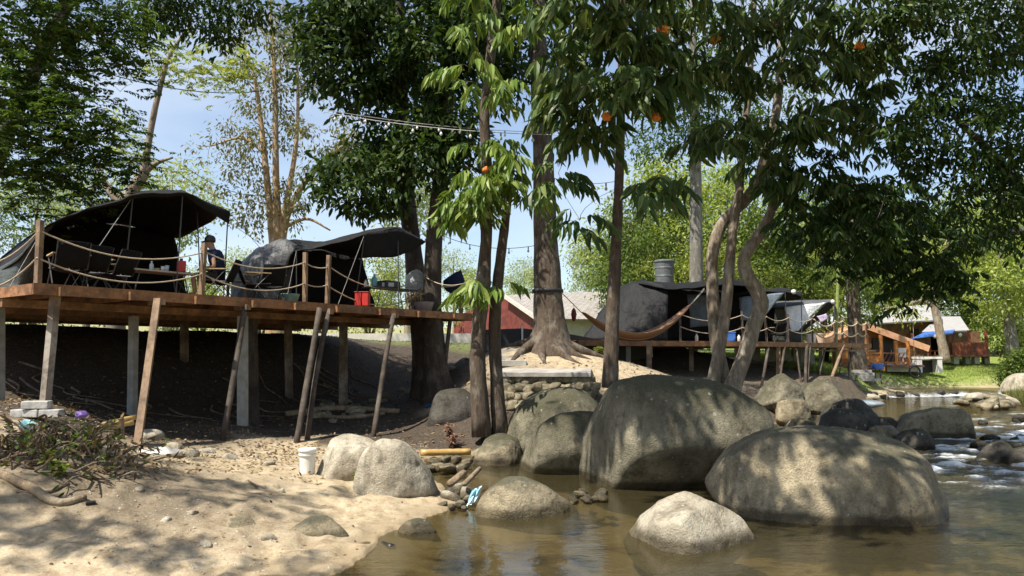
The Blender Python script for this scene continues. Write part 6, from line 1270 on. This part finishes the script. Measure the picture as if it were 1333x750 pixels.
# brush heap: cut twigs and leaves
br_ = thing("brush_heap", "heap of cut green and withered branches on the bank by the block heap", "brush heap", (*brush, hz(*brush)))
mb = MB(); LP, LD = [], []
for i in range(150):
    a, r = rng.uniform(0, 6.28), math.sqrt(rng.uniform(0, 1)); x, y = brush[0] + math.cos(a) * r * .85 - .45, brush[1] + .15 + math.sin(a) * r * .65
    z = hz(x, y); hgt = max(.05, .42 * (1 - r * r)) * rng.uniform(.4, 1.2)
    d = rng.normal(size=3) * [1, .8, .35] + [0, 0, .25]; d = nrm(d) * rng.uniform(.2, .6)
    p = smooth_path(np.array([[x, y, z + hgt * .2], [x + d[0] * .5, y + d[1] * .5, z + hgt * .7 + .05], [x + d[0], y + d[1], z + hgt * .6 + d[2] * .5 + .02]]), 6); mb.tube(p, np.linspace(.010, .004, 6) * rng.uniform(.6, 1.6), 5)
    for k in range(5): j = rng.integers(1, 6); LP.append(p[j] + rng.normal(size=3) * .05); LD.append(d + rng.normal(size=3) * .3)
mb.build("twigs", m_twig, br_, smooth=True)
LP, LD = np.array(LP), np.array(LD); h2 = len(LP) // 2
leaf_mesh("green_leaves", LP[:h2], LD[:h2], rnd_dirs(h2) + [0, 0, .5], rng.uniform(.05, .12, h2), .03, lf_mid, br_, TE); leaf_mesh("withered_leaves", LP[h2:], LD[h2:], rnd_dirs(len(LP) - h2), rng.uniform(.06, .15, len(LP) - h2), .035, m_lit, br_, TE)
def plant(name, label, x, y, h, n, L, W, m, cat="plant", spread=.5, group=None, z=None):
    z = hz(x, y) if z is None else z; r = thing(name, label, cat, (x, y, z), group); mb = MB(); pp, dd = [], []
    for i in range(n):
        d = nrm(rng.normal(size=3) * [spread, spread, .1] + [0, 0, 1]) * h * rng.uniform(.6, 1.1); p = smooth_path(np.array([[x, y, z - .02], [x + d[0] * .4, y + d[1] * .4, z + d[2] * .6], [x + d[0], y + d[1], z + d[2]]]), 6); mb.tube(p, np.linspace(.006, .003, 6) * max(1, h), 4)
        for j in range(1, 6):
            for k in range(3): pp.append(p[j]); dd.append(rng.normal(size=3) * [1, 1, .4] + [0, 0, .15])
    mb.build("stem", m_twig, r); pp, dd = np.array(pp), np.array(dd); leaf_mesh("leaves", pp, dd, rnd_dirs(len(pp)) * .5 + [0, 0, 1], L * rng.uniform(.6, 1.2, len(pp)), W, m, r, TE); return r
for u, v, z, lab, h in ((62, 628, .62, "small fresh green sprig in front of the brush heap, left one", .16), (75, 633, .6, "small fresh green sprig in front of the brush heap, right one", .14), (466, 625, .22, "tiny green weed at the joint of the twin cream boulders", .14), (437, 616, .25, "wisp of weed against the tall cream boulder", .14)):
    q = G(u, v, z); plant("weed", lab, q[0], q[1], h, 7, .08, .035, lf_lime, group=None)
for u, v, Y, lab in ((590, 552, 15.6, "small pinkish seedling in the shade under the near deck"), (586, 540, 16.2, "small pale seedling behind the pinkish one"), (780, 462, 21.2, "green weed clump on the sandy slope under the hammock, left part"), (792, 458, 21.6, "green weed clump on the sandy slope under the hammock, right part")):
    q = P(u, v, Y); plant("weed", lab, q[0], q[1], .26, 7, .12, .04, lf_lime if "green" in lab else leaf_mat("pinkish_leaves", (.16, .08, .06), (.22, .13, .09), None, .2), group=None)
# bank shrubs and undergrowth that close the view below the crowns
def shrub(label, u, vt, Y, wpx, m, Ls=.17, group="bushes round the camp", n=24, per=46, vb=None):
    q = XZ(u, Y, 2); z = hz(q[0], q[1]); top = 2 + (462 - vt) * Y / 963 if vb is None else 0; h = max(.5, top - z); W = PX(wpx, Y)
    t = Tree("bush", label, "bush", (q[0], q[1], z), bk_brown, group); mb = t
    for i in range(5): a = rng.uniform(0, 6.28); t.trunk(np.array([[q[0], q[1], z - .1, .04 + .01 * h], [q[0] + math.cos(a) * W * .25, q[1] + math.sin(a) * W * .2, z + h * .35, .03], [q[0] + math.cos(a) * W * .5, q[1] + math.sin(a) * W * .3, z + h * .7, .012]]), 8, 6, .03, .1)
    t.blob((q[0], q[1], z + h * .72), (W * .62, W * .45, h * .28), n); t.blob((q[0], q[1], z + h * .36), (W * .95, W * .55, h * .30), int(n * 1.3))
    t.grow(twig=.008); t.trunk_done("stems"); t.crown(per, .18 * h ** .5 * 1.15, Ls, Ls * .42, m, TQ, .3, name="foliage")
SH = [(842, 345, 38, 34, lf_lime, "lime bush right beside the water tank"), (905, 335, 41, 34, lf_lime, "sunny bush behind the black tent roof"), (820, 350, 44, 40, lf_far2, "dark bush left of the water tank"), (965, 345, 40, 40, lf_far, "sunny bush behind the crooked trunk"), (1030, 330, 46, 50, lf_far2, "dark bush above the canopy tent"), (1015, 352, 40, 36, lf_lime, "lime bush above the canopy tent"),
      (1075, 340, 44, 44, lf_far, "sunny bush behind the palm"), (1150, 380, 58, 60, lf_far, "sunny bush behind the orange cabin roof"), (1205, 370, 62, 50, lf_far2, "dark bush behind the big cabin"), (1330, 420, 46, 24, lf_far2, "dark bush beyond the right bank tree"), (1300, 395, 56, 50, lf_far, "sunny bush right of the veranda"), (1365, 380, 46, 36, lf_lime, "lime bush at the far right bank"),
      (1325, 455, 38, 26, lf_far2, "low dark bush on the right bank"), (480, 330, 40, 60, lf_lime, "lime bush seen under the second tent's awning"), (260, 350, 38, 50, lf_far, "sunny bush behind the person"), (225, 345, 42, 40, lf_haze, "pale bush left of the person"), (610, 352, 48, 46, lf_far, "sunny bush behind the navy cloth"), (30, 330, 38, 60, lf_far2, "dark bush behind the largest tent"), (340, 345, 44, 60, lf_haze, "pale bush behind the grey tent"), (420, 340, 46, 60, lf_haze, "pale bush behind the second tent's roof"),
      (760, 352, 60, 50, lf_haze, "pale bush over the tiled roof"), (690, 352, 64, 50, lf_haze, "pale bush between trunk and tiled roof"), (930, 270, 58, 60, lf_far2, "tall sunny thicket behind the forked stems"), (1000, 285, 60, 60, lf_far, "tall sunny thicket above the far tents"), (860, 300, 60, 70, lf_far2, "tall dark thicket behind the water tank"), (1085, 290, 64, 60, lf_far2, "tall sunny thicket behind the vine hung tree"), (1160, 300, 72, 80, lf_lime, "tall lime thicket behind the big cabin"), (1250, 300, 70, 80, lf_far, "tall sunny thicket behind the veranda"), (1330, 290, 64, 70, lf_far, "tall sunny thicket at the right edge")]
for u, vt, Y, wpx, m, lab in SH: shrub(lab, u, vt, Y, wpx, m, .2 if Y < 50 else .27, n=24 if Y < 50 else 40)
# grass on the meadow and bank
def blades(name, pts, L, m, W=.012, lean=.35, kind="stuff"):
    N = len(pts); d = rng.normal(size=(N, 3)) * [lean, lean, .1] + [0, 0, 1]; o = leaf_mesh(name, pts - [0, 0, .01], d, rnd_dirs(N) * [1, 1, .1], L * rng.uniform(.5, 1.3, N), W, m, None, TQ)
    if kind: tag(o, kind=kind)
    return o
m_grass = leaf_mat("grass_blades", (.12, .17, .03), (.20, .26, .05), (.36, .35, .14), .35, .6, .2)
blades("grass", land_pts(30000, 13, 30, 33, 52, lambda x, y, s: (s > .3) & (y > 33.5 + fbm(x, y, 2, 3, 3) * 2)), .14, m_grass, .022)
blades("grass", land_pts(4500, 12.5, 17, 29, 36, lambda x, y, s: (s > 1.2) & (fbm(x, y, 1.2, 5, 3) > .05)), .22, m_grass, .02)
rd = thing("reeds", "clump of tall grass leaning over the water at the right bank", "grass clump", XZ(1312, 31, .1))
X = rng.normal(size=(2600, 2)) * [.85, .7] + XZ(1312, 31, 0)[:2]; k = sdf(X[:, 0], X[:, 1]) > -.5; X = X[k]
o = blades("blades", np.c_[X, H(X[:, 0], X[:, 1])], .62, leaf_mat("reed_blades", (.08, .10, .025), (.15, .16, .05), (.28, .25, .11), .3, .6, .2), .022, .35, None); o.parent = rd; o.location = o.location - rd.location
ivp = D(-1.5, 2.2)
# stone retaining wall, path slab and steps below the big trunk
wl_ = thing("rubble_wall", "rough rubble stone wall under the concrete path slab", "wall", XZ(712, 17.9, .7)); mb = MB()
for i in range(12):
    for j in range(4):
        u = 652 + i * 10.6 + rng.uniform(-2, 2) + (j % 2) * 5; v = 494 + j * 11 + rng.uniform(-2, 2); c = P(u, v, 18.0 - .12 * j)
        N = nrm(rng.normal(size=(12, 3))); V = ICOL[0][:, :] * poly_radius(ICOL[0], N, rng.uniform(.8, 1.1, 12), 8)[:, None] * np.array([.15, .13, .125]) + c; mb.add(V, ICOL[1])
mb.build("stones", mr_grey, wl_, smooth=True)
a, b_ = P(648, 484, 18.25), P(772, 484, 18.25); zz = a[2]; mt = simple("weathered_concrete", (.40, .38, .34), (.24, .225, .2), .9, 4, bmp=.5)
MB().add([(a[0], 17.85, zz - .12), (b_[0] - .1, 17.8, zz - .12), (b_[0] + .1, 19.5, zz - .06), (a[0], 19.6, zz - .06), (a[0], 17.85, zz), (b_[0] - .1, 17.8, zz), (b_[0] + .1, 19.5, zz + .06), (a[0], 19.6, zz + .06)], [(3, 2, 1, 0), (4, 5, 6, 7), (0, 1, 5, 4), (1, 2, 6, 5), (2, 3, 7, 6), (3, 0, 4, 7)]).build("path", mt, kind="structure", bevel=.015)
st_ = thing("steps", "worn concrete steps climbing left of the big trunk", "steps", P(664, 478, 19.7))
for i in range(3): c = P(663, 473 - i * 7, 19.9 + i * .5); MB().box(c, (.9, .5, .16), .03).build("step", mt, st_, bevel=.015)
# ------------------------------------------------------------------ cables and string lights
m_bulb = simple("bulb_glass", (.75, .76, .74), None, .2, bmp=0); m_cable = simple("pale_cable", (.42, .42, .42), None, .7, bmp=0); m_cabd = simple("black_cable", (.03, .03, .03), None, .7, bmp=0)
def lights(label, a, b_, sag, nb, m=m_cable, r=.008, group=None):
    a, b_ = P(*a), P(*b_); pts = sagline(a, b_, sag, 40); root = thing("string_lights", label, "string lights", (a + b_) / 2 - [0, 0, sag], group); MB().tube(pts, r, 5).build("cable", m, root)
    for i in range(nb):
        p = pts[int((i + .5) / nb * 39)]; bl_ = MB().lathe([(.012, 0), (.016, -.02), (.016, -.07), (.012, -.075)], p, 8).build("socket", m_cabd, root); MB().lathe([(.010, -.075), (.03, -.11), (.034, -.135), (.02, -.165), (.003, -.172)], p, 8).build("bulb", m_bulb, bl_)
    return root
lights("upper pale string of bulbs crossing before the dark trunks", (428, 144, 17.5), (700, 172, 20.6), .1, 9); lights("lower pale string of bulbs crossing before the dark trunks", (428, 147, 17.5), (805, 176, 14.4), .16, 10)
lights("sagging string of bulbs left of the tan stems, upper one", (240, 216, 24), (352, 254, 29.6), .35, 6, m_cabd, .01); lights("sagging string of bulbs left of the tan stems, lower one", (232, 224, 23), (350, 258, 29.6), .5, 7, m_cabd, .01)
lights("string of bulbs reaching from the second tent to the big straight trunk", (555, 296, 24), (705, 318, 21), .35, 6, m_cabd, .009); lights("string of bulbs low between the big trunk and the slim trunk", (722, 232, 20.8), (803, 236, 14.4), .1, 4, m_cabd, .006)
cb_ = MB().tube(sagline(P(140, 96, 22), P(345, 118, 29.8), .3, 20), .016, 5).build("power_cable", m_cabd, label="black power cable crossing the pale leaning trunk", cat="cable")
lp = thing("hanging_lamp", "small black lamp hanging from the cable beside the pale leaning trunk", "lamp", P(206, 122, 25.2)); MB().lathe([(.02, .32), (.02, .1), (.11, .06), (.13, -.1), (.02, -.12)], P(206, 120, 25.2), 10).build("lamp_shade", m_blk, lp); MB().tube([P(206, 104, 25.2), P(206, 113, 25.2)], .01, 5).build("cord", m_cabd, lp)
lk = thing("paper_lantern", "dark red lantern hanging on the strap cord left of the hammock", "lantern", P(747, 420, 21.9)); c = P(747, 409, 21.9); MB().lathe([(.01, -.22), (.06, -.16), (.085, 0), (.06, .12), (.02, .18)], c, 10).build("lantern_body", simple("dark_red_cloth", (.16, .03, .025), (.09, .015, .012), .8, 8, bmp=0), lk, smooth=True); MB().tube([c + [0, 0, .17], c + [0, 0, .33]], .006, 5).build("cord", m_cord, lk)
gl_ = MB().lathe([(.01, .10), (.08, .07), (.10, 0), (.07, -.08), (.01, -.10)], P(1033, 380, 30.0), 12).build("lamp_globe", m_white, smooth=True, label="small white globe lamp on the dark canopy's tip", cat="lamp"); MB().lathe([(.01, .10), (.07, .07), (.09, 0), (.06, -.08), (.01, -.10)], P(1084, 393, 32.4), 12).build("lamp_globe", m_white, smooth=True, label="small white globe lamp at the white tarp's peak", cat="lamp")
# odds and ends on the far deck
def bin_(label, u, Y, r, h, m): c = XZ(u, Y, D2Z + .002); o = MB().lathe([(r * .85, 0), (r, h * .9), (r * 1.06, h * .92), (r * 1.06, h), (r * .4, h * 1.04)], c, 16).build("storage_tub", m, smooth=False, label=label, cat="tub"); return o
tl = thing("cooler_box", "bright blue cool box on the far deck beside the forked stems", "cool box", XZ(948, 27.6, D2Z)); MB().box(XZ(948, 27.6, D2Z + .15), (.46, .32, .30)).build("box", m_blue, tl, bevel=.02); MB().box(XZ(948, 27.6, D2Z + .325), (.48, .34, .05)).build("lid", m_blue, tl, bevel=.015)
bin_("white round tub on the far deck under the white tarp, left one", 1056, 31.4, .20, .36, m_white); bin_("white round tub with tan front on the far deck, right of its neighbour", 1066, 31.8, .24, .40, simple("tan_plastic", (.62, .5, .38), (.5, .38, .27), .5, 3, bmp=0))
for u, Y, rot, lab in ((1010, 29.6, 2.0, "dark camp chair on the far deck before the white tarp, left one"), (1018, 30.4, .8, "dark camp chair on the far deck before the white tarp, right one"), (975, 29, 2.6, "dark camp chair half hidden by the crooked trunk")):
    c = thing("camp_chair", lab, "chair", XZ(u, Y, D2Z + .002), "camp chairs on the far deck"); chair_parts(c, rot)
for u, Y, lab, h in ((907, 28, "pale bottle standing on the far deck, left of the forked stems", .3), (962, 28, "small white jug on the far deck right of the blue cool box", .26)): bottle(lab, XZ(u, Y, D2Z + .002), h, .06, m_white, m_teal)
tw2 = sheet([[(1064, 412, 30.9), (1075, 408, 31.2)], [(1068, 420, 30.9), (1078, 415, 31.2)]], nm=8, k=8, wr=.04).build("towel", fabric("lilac_cloth", (.55, .45, .60), .8), smooth=True, solid=.01, label="pale lilac towel hung on the far deck's rope", cat="towel")
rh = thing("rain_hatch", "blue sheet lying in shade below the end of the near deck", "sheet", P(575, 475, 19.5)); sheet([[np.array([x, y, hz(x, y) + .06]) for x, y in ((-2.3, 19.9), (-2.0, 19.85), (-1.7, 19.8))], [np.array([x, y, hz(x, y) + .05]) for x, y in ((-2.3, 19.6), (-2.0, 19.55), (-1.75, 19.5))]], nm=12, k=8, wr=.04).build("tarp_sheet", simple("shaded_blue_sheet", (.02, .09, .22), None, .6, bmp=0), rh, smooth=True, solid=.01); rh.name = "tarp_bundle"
td = MB(); c = P(1118, 526, 28); V = roughen(ICOL[0] * np.array([.95, .35, .18]) + c, c, .06, 5, 1.5); td.add(V, ICOL[1]); td.build("rubber_raft", simple("wet_grey_rubber", (.34, .40, .44), (.06, .07, .08), .25, 2, (.6, 2, 2), bmp=0), smooth=True, label="glossy grey inflatable lying at the stream edge behind the black boulders", cat="inflatable")

gw = thing("block_wall", "row of weathered grey wall panels seen between the far deck's poles", "wall", XZ(1030, 37, 1.4))
for u0, u1 in ((978, 990), (997, 1011), (1016, 1030), (1033, 1047), (1050, 1060)):
    a, b_ = XZ(u0, 37, 1.4), XZ(u1, 37, 1.4); MB().bar([a[0], a[1], 1.55], [b_[0], b_[1], 1.55], .12, 1.5).build("wall_panel", wd_conc, gw)

mb = MB()
for i in range(26):
    s_, t_ = rng.uniform(0, 11), rng.uniform(2.6, 4.6); pts = []
    for k in range(6): q = D(s_ + rng.normal() * .1 + k * rng.uniform(-.05, .2), t_ - .28 * k); pts.append([q[0], q[1], hz(q[0], q[1]) + .015, .028 - .004 * k])
    p = smooth_path(np.array(pts), 12); mb.tube(p[:, :3], np.maximum(p[:, 3], .005), 6, .1)
mb.build("bank_roots", m_twig, smooth=True, kind="stuff")
